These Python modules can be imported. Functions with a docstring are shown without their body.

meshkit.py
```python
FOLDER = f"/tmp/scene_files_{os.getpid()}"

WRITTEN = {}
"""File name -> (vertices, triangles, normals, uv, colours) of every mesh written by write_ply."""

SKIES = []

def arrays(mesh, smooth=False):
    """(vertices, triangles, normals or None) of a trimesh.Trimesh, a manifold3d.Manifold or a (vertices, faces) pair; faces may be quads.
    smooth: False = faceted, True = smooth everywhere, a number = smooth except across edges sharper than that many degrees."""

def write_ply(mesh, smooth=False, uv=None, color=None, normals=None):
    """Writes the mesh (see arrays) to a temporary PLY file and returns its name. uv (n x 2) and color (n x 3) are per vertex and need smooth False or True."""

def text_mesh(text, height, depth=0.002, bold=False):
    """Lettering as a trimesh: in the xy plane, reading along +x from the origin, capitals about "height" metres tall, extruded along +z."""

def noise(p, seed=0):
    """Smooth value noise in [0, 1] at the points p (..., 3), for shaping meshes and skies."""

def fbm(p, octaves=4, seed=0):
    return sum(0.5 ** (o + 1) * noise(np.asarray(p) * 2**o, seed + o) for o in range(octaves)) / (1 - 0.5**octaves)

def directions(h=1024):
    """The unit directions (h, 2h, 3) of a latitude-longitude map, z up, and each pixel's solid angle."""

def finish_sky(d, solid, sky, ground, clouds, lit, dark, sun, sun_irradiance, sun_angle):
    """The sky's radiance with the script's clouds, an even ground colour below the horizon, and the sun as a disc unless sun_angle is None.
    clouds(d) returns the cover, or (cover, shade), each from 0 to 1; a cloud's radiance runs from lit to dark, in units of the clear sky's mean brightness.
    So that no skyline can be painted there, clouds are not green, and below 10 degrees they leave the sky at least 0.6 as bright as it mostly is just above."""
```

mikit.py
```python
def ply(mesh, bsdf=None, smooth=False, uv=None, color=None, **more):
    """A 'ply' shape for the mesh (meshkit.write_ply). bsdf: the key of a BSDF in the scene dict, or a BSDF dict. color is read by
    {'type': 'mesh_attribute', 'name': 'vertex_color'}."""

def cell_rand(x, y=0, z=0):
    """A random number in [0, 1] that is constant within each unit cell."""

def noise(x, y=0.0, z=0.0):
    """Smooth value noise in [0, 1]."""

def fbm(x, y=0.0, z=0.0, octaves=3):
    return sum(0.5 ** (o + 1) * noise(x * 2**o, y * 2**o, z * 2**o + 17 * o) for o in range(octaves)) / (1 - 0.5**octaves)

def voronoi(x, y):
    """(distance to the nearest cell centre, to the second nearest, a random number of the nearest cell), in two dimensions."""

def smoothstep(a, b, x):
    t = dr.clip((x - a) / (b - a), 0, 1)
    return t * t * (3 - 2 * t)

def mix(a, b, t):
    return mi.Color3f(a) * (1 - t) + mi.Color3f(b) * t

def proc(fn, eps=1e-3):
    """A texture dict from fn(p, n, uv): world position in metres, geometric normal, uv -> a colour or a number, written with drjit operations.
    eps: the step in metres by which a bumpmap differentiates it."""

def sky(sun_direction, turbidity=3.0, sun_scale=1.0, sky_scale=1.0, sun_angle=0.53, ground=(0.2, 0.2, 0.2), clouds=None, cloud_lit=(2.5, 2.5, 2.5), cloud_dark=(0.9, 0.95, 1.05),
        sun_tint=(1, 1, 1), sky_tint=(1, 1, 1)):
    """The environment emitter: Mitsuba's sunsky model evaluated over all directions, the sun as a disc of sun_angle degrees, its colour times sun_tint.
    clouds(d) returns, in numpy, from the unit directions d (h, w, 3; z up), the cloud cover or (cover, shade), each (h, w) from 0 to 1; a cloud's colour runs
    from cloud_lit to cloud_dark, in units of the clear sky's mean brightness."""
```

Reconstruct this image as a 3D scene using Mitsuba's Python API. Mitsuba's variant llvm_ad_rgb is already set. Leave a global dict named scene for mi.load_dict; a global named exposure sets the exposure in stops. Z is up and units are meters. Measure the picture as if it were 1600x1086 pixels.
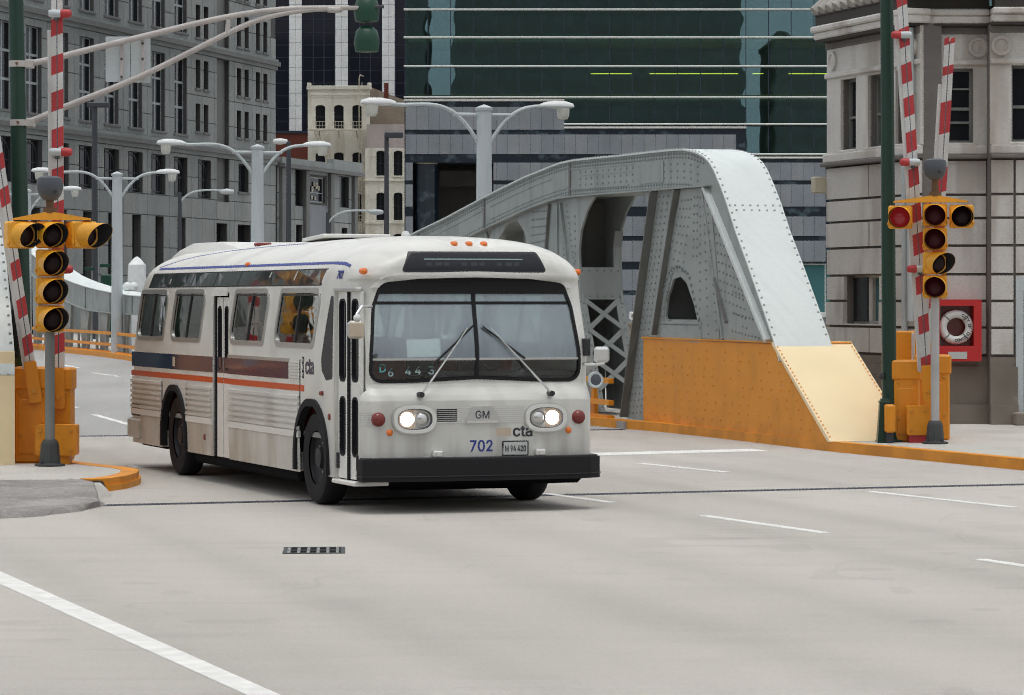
import math, random
import numpy as np, trimesh, mitsuba as mi, mikit, meshkit, manifold3d as m3
import drjit as dr
from shapely.geometry import Polygon, box as sbox, LineString, Point
from shapely.ops import unary_union
from scipy.interpolate import PchipInterpolator
from mikit import noise, fbm, smoothstep, mix
random.seed(7); RNG = np.random.default_rng(7)
scene, labels, place = {}, {}, {}
T4 = mi.ScalarTransform4f

# ---------------------------------------------------------------- camera, light, exposure
FOC, EYE, HOR = 5000.0, 2.28, 467.0           # focal length in photo pixels, eye height, horizon row (photo 1600 x 1086)
scene['camera'] = {'type': 'perspective', 'fov': 2*math.degrees(math.atan(800/FOC)), 'fov_axis': 'x', 'near_clip': 0.5, 'far_clip': 3000.0,
                   'principal_point_offset_y': (543.0-HOR)/1086.0,
                   'to_world': T4().look_at(origin=[0, 0, EYE], target=[0, 100, EYE], up=[0, 0, 1])}
scene['sky'] = mikit.sky([0.05, -0.22, 1.0], turbidity=3, sun_scale=0.30, sun_angle=30, sun_tint=(0.86, 0.98, 1.16), clouds=lambda d: (1.0, (1-np.clip(d[..., 2], 0, 1))**1.4),
                         cloud_lit=(2.75, 2.83, 2.95), cloud_dark=(1.22, 1.27, 1.36), ground=(0.2, 0.2, 0.2))
exposure = 1.62

def at(u, v, Y): return np.array([(u-800)/FOC*Y, Y, EYE+(HOR-v)/FOC*Y])   # a photo pixel at distance Y metres
def gr(u, v, z=0.0): return at(u, v, FOC*(EYE-z)/(v-HOR))                   # the ground point under a photo pixel

# ---------------------------------------------------------------- frames and mesh helpers
class Frame:
    def __init__(s, ox, oy, deg, oz=0.0):
        a = math.radians(deg); s.o = np.array([ox, oy]); s.oz = oz; s.r = np.array([math.cos(a), math.sin(a)]); s.d = np.array([-math.sin(a), math.cos(a)])
        m = np.eye(4); m[:2, 0] = s.r; m[:2, 1] = s.d; m[:2, 3] = s.o; m[2, 3] = oz; s.m = m
    def w(s, x, y, z=0.0): p = s.o+x*s.r+y*s.d; return np.array([p[0], p[1], z+s.oz])
    def loc(s, p): q = np.asarray(p[:2])-s.o; return float(q@s.r), float(q@s.d)
W0 = Frame(0, 0, 0)

class MB:
    """collects pieces of ONE mesh"""
    def __init__(s): s.v, s.f, s.n = [], [], 0
    def add(s, v, f=None):
        if f is None:
            if hasattr(v, 'to_mesh'): q = v.to_mesh(); v, f = np.array(q.vert_properties[:, :3]), np.array(q.tri_verts)
            else: v, f = np.array(v.vertices), np.array(v.faces)
        f = np.asarray(f)
        if f.shape[1] == 4: f = np.vstack([f[:, [0, 1, 2]], f[:, [0, 2, 3]]])
        s.v.append(np.asarray(v, float)); s.f.append(f+s.n); s.n += len(v); return s
    def box(s, x0, x1, y0, y1, z0, z1):
        v = [[x, y, z] for x in (x0, x1) for y in (y0, y1) for z in (z0, z1)]
        return s.add(v, [[0, 1, 3, 2], [4, 6, 7, 5], [0, 4, 5, 1], [2, 3, 7, 6], [0, 2, 6, 4], [1, 5, 7, 3]])
    def cbox(s, x0, x1, y0, y1, z0, z1, c=0.01):
        """box with chamfered edges"""
        x0, x1, y0, y1, z0, z1 = min(x0, x1), max(x0, x1), min(y0, y1), max(y0, y1), min(z0, z1), max(z0, z1)
        p = [[x, y, z] for a in (0, 1, 2) for x in ((x0, x1) if a == 0 else (x0+c, x1-c)) for y in ((y0, y1) if a == 1 else (y0+c, y1-c)) for z in ((z0, z1) if a == 2 else (z0+c, z1-c))]
        return s.add(m3.Manifold.hull_points(np.array(p)))
    def tube(s, pts, r, n=10, caps=True):
        p = np.asarray(pts, float); r = np.broadcast_to(np.asarray(r, float), (len(p),))
        t = np.gradient(p, axis=0); t /= np.linalg.norm(t, axis=1, keepdims=True)+1e-12
        ref = np.array([0, 0, 1.0]) if abs(t[:, 2]).mean() < 0.8 else np.array([1.0, 0, 0])
        a = np.cross(t, ref); a /= np.linalg.norm(a, axis=1, keepdims=True)+1e-12; b = np.cross(t, a)
        g = np.arange(n)*2*np.pi/n
        v = (p[:, None]+r[:, None, None]*(np.cos(g)[None, :, None]*a[:, None]+np.sin(g)[None, :, None]*b[:, None])).reshape(-1, 3)
        f = [[i*n+j, i*n+(j+1) % n, (i+1)*n+(j+1) % n, (i+1)*n+j] for i in range(len(p)-1) for j in range(n)]
        f = np.array(f)[:, ::-1]; f = np.vstack([f[:, [0, 1, 2]], f[:, [0, 2, 3]]])
        if caps:
            v = np.vstack([v, p[0], p[-1]]); k = len(p)*n
            f = np.vstack([f, [[k, j, (j+1) % n] for j in range(n)], [[k+1, (len(p)-1)*n+(j+1) % n, (len(p)-1)*n+j] for j in range(n)]])
        return s.add(v, f)
    def cyl(s, p0, p1, r, n=14, r1=None): return s.tube([p0, p1], [r, r if r1 is None else r1], n)
    def lathe(s, prof, c=(0, 0, 0), axis='z', n=20):
        """profile of (radius, height) turned about an axis"""
        prof = np.asarray(prof, float); g = np.arange(n)*2*np.pi/n
        v = np.stack([prof[:, :1]*np.cos(g), prof[:, :1]*np.sin(g), np.repeat(prof[:, 1:], n, 1)], -1).reshape(-1, 3)
        if axis == 'y': v = np.stack([v[:, 0], -v[:, 2], v[:, 1]], 1)      # height runs towards -y (to the viewer)
        if axis == 'x': v = np.stack([v[:, 2], v[:, 0], v[:, 1]], 1)
        k = len(prof); f = [[i*n+j, i*n+(j+1) % n, (i+1)*n+(j+1) % n, (i+1)*n+j] for i in range(k-1) for j in range(n)]
        return s.add(v+np.asarray(c), f)
    def px(s, poly, x0, x1): return s._pr(poly, x1-x0, lambda q: np.stack([x0+q[:, 2], q[:, 0], q[:, 1]], 1))       # polygon in (y, z)
    def py(s, poly, y0, y1): return s._pr(poly, y1-y0, lambda q: np.stack([q[:, 0], y1-q[:, 2], q[:, 1]], 1))       # polygon in (x, z)
    def pz(s, poly, z0, z1): return s._pr(poly, z1-z0, lambda q: np.stack([q[:, 0], q[:, 1], z0+q[:, 2]], 1))       # polygon in (x, y)
    def _pr(s, poly, h, fn):
        if not hasattr(poly, 'geom_type'): poly = Polygon(poly)
        if not poly.is_valid: poly = poly.buffer(0)
        for g in getattr(poly, 'geoms', [poly]):
            if g.area > 1e-7:
                t = trimesh.creation.extrude_polygon(g, h, engine='earcut'); s.add(fn(np.array(t.vertices)), t.faces)
        return s
    def map(s, fn): s.v = [fn(v) for v in s.v]; return s
    def mesh(s): return trimesh.Trimesh(np.vstack(s.v), np.vstack(s.f), process=False)

def rr(x0, x1, z0, z1, r=0.05, slant=0.0, res=4):
    """rounded rectangle; slant shifts the top along x"""
    h = z1-z0; p = Polygon([(x0, z0), (x1, z0), (x1+slant, z1), (x0+slant, z1)])
    return p.buffer(-r).buffer(r, quad_segs=res) if r else p
def arch(x0, x1, z0, z1, rise):
    g = np.linspace(0, np.pi, 9); c = (x0+x1)/2; return Polygon([(x0, z0), (x1, z0)]+[(c+(x1-x0)/2*math.cos(t), z1-rise+rise*math.sin(t)) for t in g])

def numbered(k):
    if k not in scene and k not in labels and k not in place: return k
    i = 1
    while True:
        q = f'{k}_{i:03d}'
        if q not in scene and q not in labels and q not in place: return q
        i += 1
def thing(name, label, cat, frame=W0, group=None, kind=None):
    k = numbered(name); place[k] = frame; labels[k] = {'label': label, 'category': cat}
    if group: labels[k]['group'] = group
    if kind: labels[k]['kind'] = kind
    return k
def emit(key, mesh, mat, frame, smooth=30, **more):
    m = mesh.mesh() if isinstance(mesh, MB) else mesh
    scene[key] = mikit.ply(m, mat, smooth, to_world=T4(frame.m), **more); return key
def part(parent, name, mesh, mat, label=None, smooth=30, kind=None, frame=None, **more):
    k = numbered(parent+'__'+name); fr = frame or place[parent]; place[k] = fr
    emit(k, mesh, mat, fr, smooth, **more)
    if label or kind: labels[k] = {**({'label': label} if label else {}), **({'kind': kind} if kind else {})}
    return k
def struct(name, mesh, mat, label=None, frame=W0, smooth=30, kind='structure'):
    k = numbered(name); place[k] = frame; emit(k, mesh, mat, frame, smooth)
    labels[k] = {'kind': kind, **({'label': label} if label else {})}; return k
def single(name, label, cat, mesh, mat, frame=W0, group=None, smooth=30, **more):
    k = thing(name, label, cat, frame, group); emit(k, mesh, mat, frame, smooth, **more); return k

# ---------------------------------------------------------------- materials
def mat(key, col, rough=0.5, metal=0.0, spec=0.5, **kw):
    c = mikit.proc(col) if callable(col) else {'type': 'rgb', 'value': list(col)}
    scene[key] = {'type': 'twosided', 'bsdf': {'type': 'principled', 'base_color': c, 'roughness': rough, 'metallic': metal, 'specular': spec, **kw}}
    return key
TA = math.radians(16.5)
def road_fn(p, n, uv):
    xr = p.x*math.cos(TA)+p.y*math.sin(TA); yr = -p.x*math.sin(TA)+p.y*math.cos(TA)
    lane = fbm(xr*0.9, yr*0.035, 3.0); blot = fbm(p.x*0.35, p.y*0.22, 1.0, 4); scuff = fbm(p.x*0.6, p.y*4.0, 8.0); grain = noise(p.x*70, p.y*70, 0)
    k = 0.8+0.20*lane+0.22*blot+0.07*(scuff-0.5)+0.13*(grain-0.5)
    stain = smoothstep(0.66, 0.80, fbm(p.x*0.8+40, p.y*0.5, 5.0)); k *= 1-0.06*stain
    tyre = dr.exp(-dr.square((dr.abs(((xr+0.9)/3.7-dr.floor((xr+0.9)/3.7))*3.7-1.85)-0.85)/0.30)); k *= 1-0.075*tyre*(0.5+fbm(xr*0.3, yr*0.05, 12.0))
    v1, v2, vr = mikit.voronoi(p.x*0.16+0.35*noise(p.x*1.3, p.y*1.3, 4), p.y*0.085+0.35*noise(p.x*1.3, p.y*1.3, 9)); k *= 1-0.07*smoothstep(0.012, 0.003, v2-v1)*smoothstep(0.45, 0.6, noise(p.x*0.3, p.y*0.2, 21))
    spot = smoothstep(0.80, 0.86, noise(p.x*2.3, p.y*2.3, 31))*smoothstep(0.5, 0.7, noise(p.x*0.35, p.y*0.3, 33)); k *= 1-0.08*spot
    mark = smoothstep(0.79, 0.84, noise(p.x*0.9+9, p.y*5.0, 2.0))*smoothstep(0.55, 0.75, noise(p.x*0.4, p.y*0.4, 7.0)); k *= 1-0.06*mark
    return mi.Color3f(0.350, 0.331, 0.302)*k
def deck_fn(p, n, uv):
    g = noise(p.x*40, p.y*40, 0); b = fbm(p.x*0.5, p.y*0.15, 2.0)
    return mi.Color3f(0.30, 0.295, 0.285)*(0.78+0.3*b+0.16*(g-0.5))
def walk_fn(p, n, uv):
    g = noise(p.x*60, p.y*60, 0); b = fbm(p.x*0.9, p.y*0.6, 2.0)
    return mi.Color3f(0.40, 0.385, 0.355)*(0.75+0.34*b+0.16*(g-0.5))
def asph_fn(p, n, uv):
    g = noise(p.x*55, p.y*55, p.z*55); b = fbm(p.x*2.2, p.y*1.2, 2.0); c = smoothstep(0.46, 0.5, fbm(p.x*3.0, p.y*5.0, 9.0)); v1, v2, vr = mikit.voronoi(p.x*0.9+0.9*noise(p.x*2, p.y*2, 4), p.y*1.6+0.9*noise(p.x*2, p.y*2, 9)); b = b*(0.35+0.65*smoothstep(0.015, 0.06, v2-v1))
    return mi.Color3f(0.265, 0.25, 0.24)*(0.72+0.4*b+0.3*(g-0.5))*(0.86+0.14*c)
def line_fn(p, n, uv):
    g = fbm(p.x*9, p.y*9, 1.0); return mi.Color3f(0.62, 0.615, 0.59)*(0.82+0.25*g)
def granite_fn(r, g, b, s=1.0):
    def fn(p, n, uv):
        a = fbm(p.x*0.5*s, p.y*0.5*s, p.z*0.5*s); q = noise(p.x*14*s, p.y*14*s, p.z*14*s); t = fbm(p.x*2.6*s, p.y*2.6*s, p.z*0.35*s)
        return mi.Color3f(r, g, b)*(0.74+0.28*a+0.14*(q-0.5)+0.22*(t-0.35))
    return fn
def paint_fn(r, g, b, dirt=0.25):
    def fn(p, n, uv):
        a = fbm(p.x*1.3, p.y*1.3, p.z*1.6); s = fbm((p.x+p.y)*7.0, p.z*0.8, 3.0); q = noise(p.x*25, p.y*25, p.z*25)
        k = 1-dirt*(0.55*smoothstep(0.45, 0.8, a)+0.55*smoothstep(0.5, 0.8, s))+0.05*(q-0.5)
        return mi.Color3f(r, g, b)*k
    return fn
def yellow_fn(p, n, uv):
    a = fbm(p.x*1.1, p.y*1.1, p.z*1.7); s = fbm((p.x+p.y)*6.0, p.z*0.9, 3.0); q = fbm(p.x*16, p.y*16, p.z*16)
    lowd = smoothstep(0.42, 0.14, p.z)*smoothstep(0.35, 0.7, fbm((p.x+p.y)*4.0, p.z*3.0, 14.0)); k0 = 1-0.16*lowd
    chip = smoothstep(0.76, 0.80, q)*smoothstep(0.55, 0.7, a)
    return mix(mi.Color3f(0.75, 0.285, 0.014)*k0*(0.88+0.16*a-0.07*smoothstep(0.5, 0.8, s)), mi.Color3f(0.25, 0.15, 0.07), chip*0.7)
def pale_fn(p, n, uv):
    a = fbm(p.x*1.3, p.y*1.3, p.z*1.3); return mi.Color3f(0.86, 0.71, 0.44)*(0.9+0.16*a)
def bus_fn(p, n, uv):
    a = fbm(p.x*1.7, p.y*1.7, p.z*1.7); s = fbm((p.x+p.y)*5.0, p.z*0.7, 3.0); low = smoothstep(1.35, 0.35, p.z)
    k = 1-0.14*smoothstep(0.40, 0.80, a)-0.07*smoothstep(0.5, 0.8, s)-low*(0.10+0.22*smoothstep(0.35, 0.75, s))
    return mix(mi.Color3f(0.655, 0.655, 0.615)*k, mi.Color3f(0.42, 0.36, 0.26), (0.20+0.30*smoothstep(35.5, 38.5, p.y))*low*smoothstep(0.3, 0.8, s))
def brick_fn(p, n, uv):
    a = fbm(p.x*0.6, p.z*0.6, 1.0); q = noise(p.x*7, p.z*18, 1.0); return mi.Color3f(0.19, 0.15, 0.11)*(0.75+0.35*a+0.35*(q-0.5))
def cream_fn(p, n, uv):
    a = fbm(p.x*0.5, p.z*0.5, 1.0); st = fbm(p.x*2.0, p.z*0.25, 5.0); q = noise(p.x*6, p.z*15, 1.0)
    return mix(mi.Color3f(0.78, 0.755, 0.66)*(0.8+0.26*a+0.12*(q-0.5)), mi.Color3f(0.40, 0.32, 0.22), 0.3*smoothstep(0.55, 0.8, st))
def hstone_fn(p, n, uv):
    a = fbm(p.x*0.8, p.y*0.8, p.z*0.9); q = noise(p.x*40, p.y*40, p.z*40); st = fbm((p.x+p.y)*3.0, p.z*0.45, 5.0)
    return mix(mi.Color3f(0.635, 0.615, 0.58)*(0.78+0.3*a+0.14*(q-0.5)), mi.Color3f(0.30, 0.25, 0.20), 0.55*smoothstep(0.5, 0.8, st))
def hbase_fn(p, n, uv):
    a = fbm(p.x*1.0, p.y*1.0, p.z*1.2); st = fbm((p.x+p.y)*2.5, p.z*0.8, 5.0); w = smoothstep(0.62, 0.72, fbm((p.x+p.y)*1.6, p.z*2.0, 11.0))
    return mix(mi.Color3f(0.225, 0.195, 0.165)*(0.6+0.7*a)*(0.8+0.4*st), mi.Color3f(0.5, 0.5, 0.5), 0.35*w)
def marble_fn(p, n, uv):
    a = fbm(p.x*1.6, p.y*1.6, p.z*1.6, 4); return mix(mi.Color3f(0.012, 0.02, 0.03), mi.Color3f(0.06, 0.09, 0.11), smoothstep(0.55, 0.75, a))

mat('mat_road', road_fn, 0.85, spec=0.25); mat('mat_deck', deck_fn, 0.8, spec=0.3); mat('mat_walk', walk_fn, 0.85, spec=0.25); mat('mat_asphalt', asph_fn, 0.9, spec=0.2)
mat('mat_line', line_fn, 0.7); mat('mat_joint', (0.035, 0.035, 0.05), 0.6); mat('mat_water', (0.02, 0.035, 0.03), 0.08, spec=0.6); mat('mat_quay', granite_fn(0.30, 0.26, 0.20), 0.8)
mat('mat_steel', paint_fn(0.31, 0.34, 0.33, 0.28), 0.45, spec=0.45); mat('mat_steel_pale', paint_fn(0.64, 0.69, 0.68, 0.06), 0.42, spec=0.45); mat('mat_steel_dirty', paint_fn(0.17, 0.175, 0.165, 0.4), 0.6)
mat('mat_rivet', (0.20, 0.225, 0.23), 0.5); mat('mat_yellow', yellow_fn, 0.45); mat('mat_yellow_rivet', (0.58, 0.27, 0.035), 0.45); mat('mat_pale', pale_fn, 0.5)
mat('mat_bus', bus_fn, 0.32, spec=0.5, clearcoat=0.3, clearcoat_gloss=0.8); mat('mat_bus_white', (0.68, 0.68, 0.65), 0.3, clearcoat=0.4, clearcoat_gloss=0.9); mat('mat_flute', bus_fn, 0.4, spec=0.5)
mat('mat_rubber', (0.012, 0.012, 0.014), 0.7, spec=0.3); mat('mat_black', (0.022, 0.022, 0.026), 0.5); mat('mat_chassis', (0.008, 0.008, 0.009), 0.9, spec=0.1); mat('mat_navy', (0.014, 0.028, 0.075), 0.08, spec=1.0, clearcoat=1.0, clearcoat_gloss=0.99)
mat('mat_blue', (0.03, 0.05, 0.24), 0.4); mat('mat_red', (0.52, 0.075, 0.02), 0.35, clearcoat=0.5); mat('mat_sticker', (0.5, 0.42, 0.32), 0.5)
mat('mat_chrome', (0.72, 0.72, 0.70), 0.18, metal=1.0); mat('mat_alu', (0.55, 0.55, 0.53), 0.35, metal=0.8); mat('mat_interior', (0.22, 0.22, 0.21), 0.8); mat('mat_seat', (0.38, 0.06, 0.035), 0.6)
mat('mat_amber', (0.75, 0.17, 0.015), 0.2, clearcoat=1.0); mat('mat_redlens', (0.17, 0.012, 0.008), 0.15, clearcoat=1.0); mat('mat_paper', (0.85, 0.87, 0.85), 0.8); mat('mat_plate', (0.50, 0.52, 0.50), 0.5)
mat('mat_teal', (0.10, 0.34, 0.34), 0.5); mat('mat_dim_white', (0.26, 0.36, 0.36), 0.5)
mat('mat_lamp_grey', paint_fn(0.50, 0.545, 0.56, 0.12), 0.45); mat('mat_lamp_white', (0.68, 0.70, 0.70), 0.4); mat('mat_diffuser', (0.62, 0.62, 0.56), 0.3)
mat('mat_pole_green', paint_fn(0.010, 0.040, 0.026, 0.2), 0.35); mat('mat_green', (0.006, 0.052, 0.03), 0.4); mat('mat_pole_dark', (0.045, 0.05, 0.06), 0.5); mat('mat_arm_pale', paint_fn(0.47, 0.44, 0.42, 0.15), 0.45)
mat('mat_signal', paint_fn(0.74, 0.355, 0.025, 0.16), 0.4, clearcoat=0.3); mat('mat_visor_in', (0.010, 0.010, 0.012), 0.8); mat('mat_lens', (0.085, 0.008, 0.014), 0.35, spec=0.3); mat('mat_lens_off', (0.022, 0.006, 0.008), 0.35, spec=0.3)
mat('mat_gate_white', paint_fn(0.58, 0.58, 0.565, 0.22), 0.5); mat('mat_gate_red', paint_fn(0.44, 0.04, 0.045, 0.25), 0.45); mat('mat_bell', (0.075, 0.085, 0.10), 0.45); mat('mat_pole_grey', paint_fn(0.20, 0.21, 0.20, 0.25), 0.5); mat('mat_pole_white', paint_fn(0.43, 0.43, 0.42, 0.25), 0.5)
mat('mat_dirty_iron', paint_fn(0.05, 0.055, 0.055, 0.3), 0.6)
for i, (r, g, b) in enumerate([(0.35, 0.375, 0.375), (0.325, 0.355, 0.355), (0.375, 0.395, 0.39)]): mat(f'mat_granite_{i}', granite_fn(r, g, b, 0.7), 0.65, spec=0.35)
mat('mat_granite_joint', (0.085, 0.085, 0.085), 0.8); mat('mat_granite_dark', granite_fn(0.19, 0.195, 0.195, 0.7), 0.6); mat('mat_window_dark', (0.010, 0.012, 0.016), 0.06, spec=0.5); mat('mat_standee', (0.035, 0.045, 0.048), 0.06, spec=1.0, clearcoat=1.0, clearcoat_gloss=0.98); mat('mat_mullion', (0.42, 0.46, 0.48), 0.5); mat('mat_mullion_dark', (0.035, 0.04, 0.045), 0.5)
for i, (r, g, b) in enumerate([(0.26, 0.285, 0.315), (0.245, 0.27, 0.30), (0.275, 0.295, 0.315)]): mat(f'mat_panel_{i}', granite_fn(r, g, b, 1.0), 0.45, spec=0.4)
mat('mat_marble', marble_fn, 0.25, spec=0.5); mat('mat_bullnose', (0.62, 0.63, 0.60), 0.35); mat('mat_tower_white', granite_fn(0.78, 0.80, 0.80, 0.5), 0.5); mat('mat_tower_glass', (0.006, 0.008, 0.017), 0.08, spec=0.4); mat('mat_tower_bar', (0.022, 0.027, 0.05), 0.5)
mat('mat_cream', cream_fn, 0.8); mat('mat_brick', brick_fn, 0.9); mat('mat_pinkish', granite_fn(0.46, 0.405, 0.385), 0.8); mat('mat_redbrick', granite_fn(0.14, 0.035, 0.022), 0.85); mat('mat_iron_cream', (0.52, 0.48, 0.37), 0.6); mat('mat_iron_rust', (0.14, 0.08, 0.04), 0.8)
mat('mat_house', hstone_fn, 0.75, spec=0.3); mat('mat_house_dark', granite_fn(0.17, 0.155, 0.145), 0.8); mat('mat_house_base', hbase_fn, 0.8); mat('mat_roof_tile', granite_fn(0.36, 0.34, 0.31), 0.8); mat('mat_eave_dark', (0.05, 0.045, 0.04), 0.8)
mat('mat_teal_pane', (0.06, 0.17, 0.18), 0.08); mat('mat_life_red', (0.50, 0.022, 0.022), 0.4); mat('mat_ring', (0.66, 0.66, 0.64), 0.5); mat('mat_ink', (0.03, 0.03, 0.04), 0.6); mat('mat_far_office', granite_fn(0.17, 0.175, 0.165), 0.8); mat('mat_skin', (0.30, 0.17, 0.12), 0.6); mat('mat_cloth_white', (0.62, 0.62, 0.62), 0.8); mat('mat_cloth_dark', (0.02, 0.02, 0.028), 0.8); mat('mat_wood_tan', granite_fn(0.35, 0.29, 0.23), 0.8)
scene['mat_glass'] = {'type': 'thindielectric', 'int_ior': 2.0, 'specular_transmittance': {'type': 'rgb', 'value': [0.62, 0.76, 0.73]}}
def haze_fn(p, n, uv):
    return 0.07+0.22*smoothstep(0.35, 0.75, fbm((p.x+p.y*0.3)*2.6, p.z*0.55, 6.0))
scene['mat_windshield'] = {'type': 'blendbsdf', 'weight': mikit.proc(haze_fn),   # glass under a film of road dust
    'a': {'type': 'thindielectric', 'int_ior': 2.5, 'specular_reflectance': {'type': 'rgb', 'value': [0.84, 0.95, 1.0]}, 'specular_transmittance': {'type': 'rgb', 'value': [0.80, 0.88, 0.86]}},
    'b': {'type': 'twosided', 'bsdf': {'type': 'diffuse', 'reflectance': {'type': 'rgb', 'value': [0.50, 0.58, 0.62]}}}}
scene['mat_lower_glass'] = {'type': 'thindielectric', 'int_ior': 1.45, 'specular_transmittance': {'type': 'rgb', 'value': [0.45, 0.55, 0.53]}}
scene['mat_curtain_glass'] = {'type': 'thindielectric', 'int_ior': 3.0, 'specular_reflectance': {'type': 'rgb', 'value': [0.42, 0.70, 0.74]}, 'specular_transmittance': {'type': 'rgb', 'value': [0.45, 0.70, 0.45]}}
def light(rgb): return {'type': 'area', 'radiance': {'type': 'rgb', 'value': list(rgb)}}

# ---------------------------------------------------------------- the setting: road, deck, pavements, river
T = Frame(4.776, 47.758, 16.5)                 # bridge frame: y along the bridge away from the viewer, x to the right, x = 0 the right truss
def dz(y): return 0.30*float(np.clip((y-9)/55, 0, 1))**1.3
BANK0, BANK1 = 8.75, 102.0
def tp(x, y): return T.w(x, y)[:2]
road = struct('road', MB().pz(Polygon([tp(-420, BANK0), tp(-420, -520), tp(420, -520), tp(420, BANK0)]), -0.6, 0.0), 'mat_road', 'pale grey worn road surface of the bridge approach')
struct('far_bank', MB().pz(Polygon([tp(-700, BANK1), tp(700, BANK1), tp(700, 1500), tp(-700, 1500)]), -6, 0.0), 'mat_walk', 'far bank ground beyond the river')
struct('river', MB().pz(Polygon([tp(-700, BANK0-2), tp(700, BANK0-2), tp(700, BANK1+2), tp(-700, BANK1+2)]), -8, -5.0), 'mat_water', 'river under the bridge')
struct('quay_wall', MB().pz(Polygon([tp(-420, BANK0-0.9), tp(420, BANK0-0.9), tp(420, BANK0-0.3), tp(-420, BANK0-0.3)]), -7, -0.61), 'mat_quay', 'stone river wall under the near road edge')
def strip(ys, x0, x1, zf, th=0.4):
    m = MB(); v, f = [], []
    for y in ys:
        z = zf(y); v += [[x0, y, z], [x1, y, z], [x1, y, z-th], [x0, y, z-th]]
    n = len(ys)
    for i in range(n-1):
        a, b = 4*i, 4*i+4
        f += [[a, a+1, b+1, b], [a+1, a+2, b+2, b+1], [a+2, a+3, b+3, b+2], [a+3, a, b, b+3]]
    f += [[0, 3, 2, 1], [4*n-4, 4*n-3, 4*n-2, 4*n-1]]
    return m.add(v, f)
YS = np.linspace(BANK0, BANK1, 40)
deck = struct('bridge_deck', strip(YS, -12.55, -0.35, lambda y: dz(y)-0.0), 'mat_deck', 'steel grating roadway of the bridge beyond the bus', T)
struct('bridge_walkway', strip(YS, -0.34, 5.2, lambda y: dz(y)+0.13), 'mat_walk', 'footway of the bridge outside the right truss', T)
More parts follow.
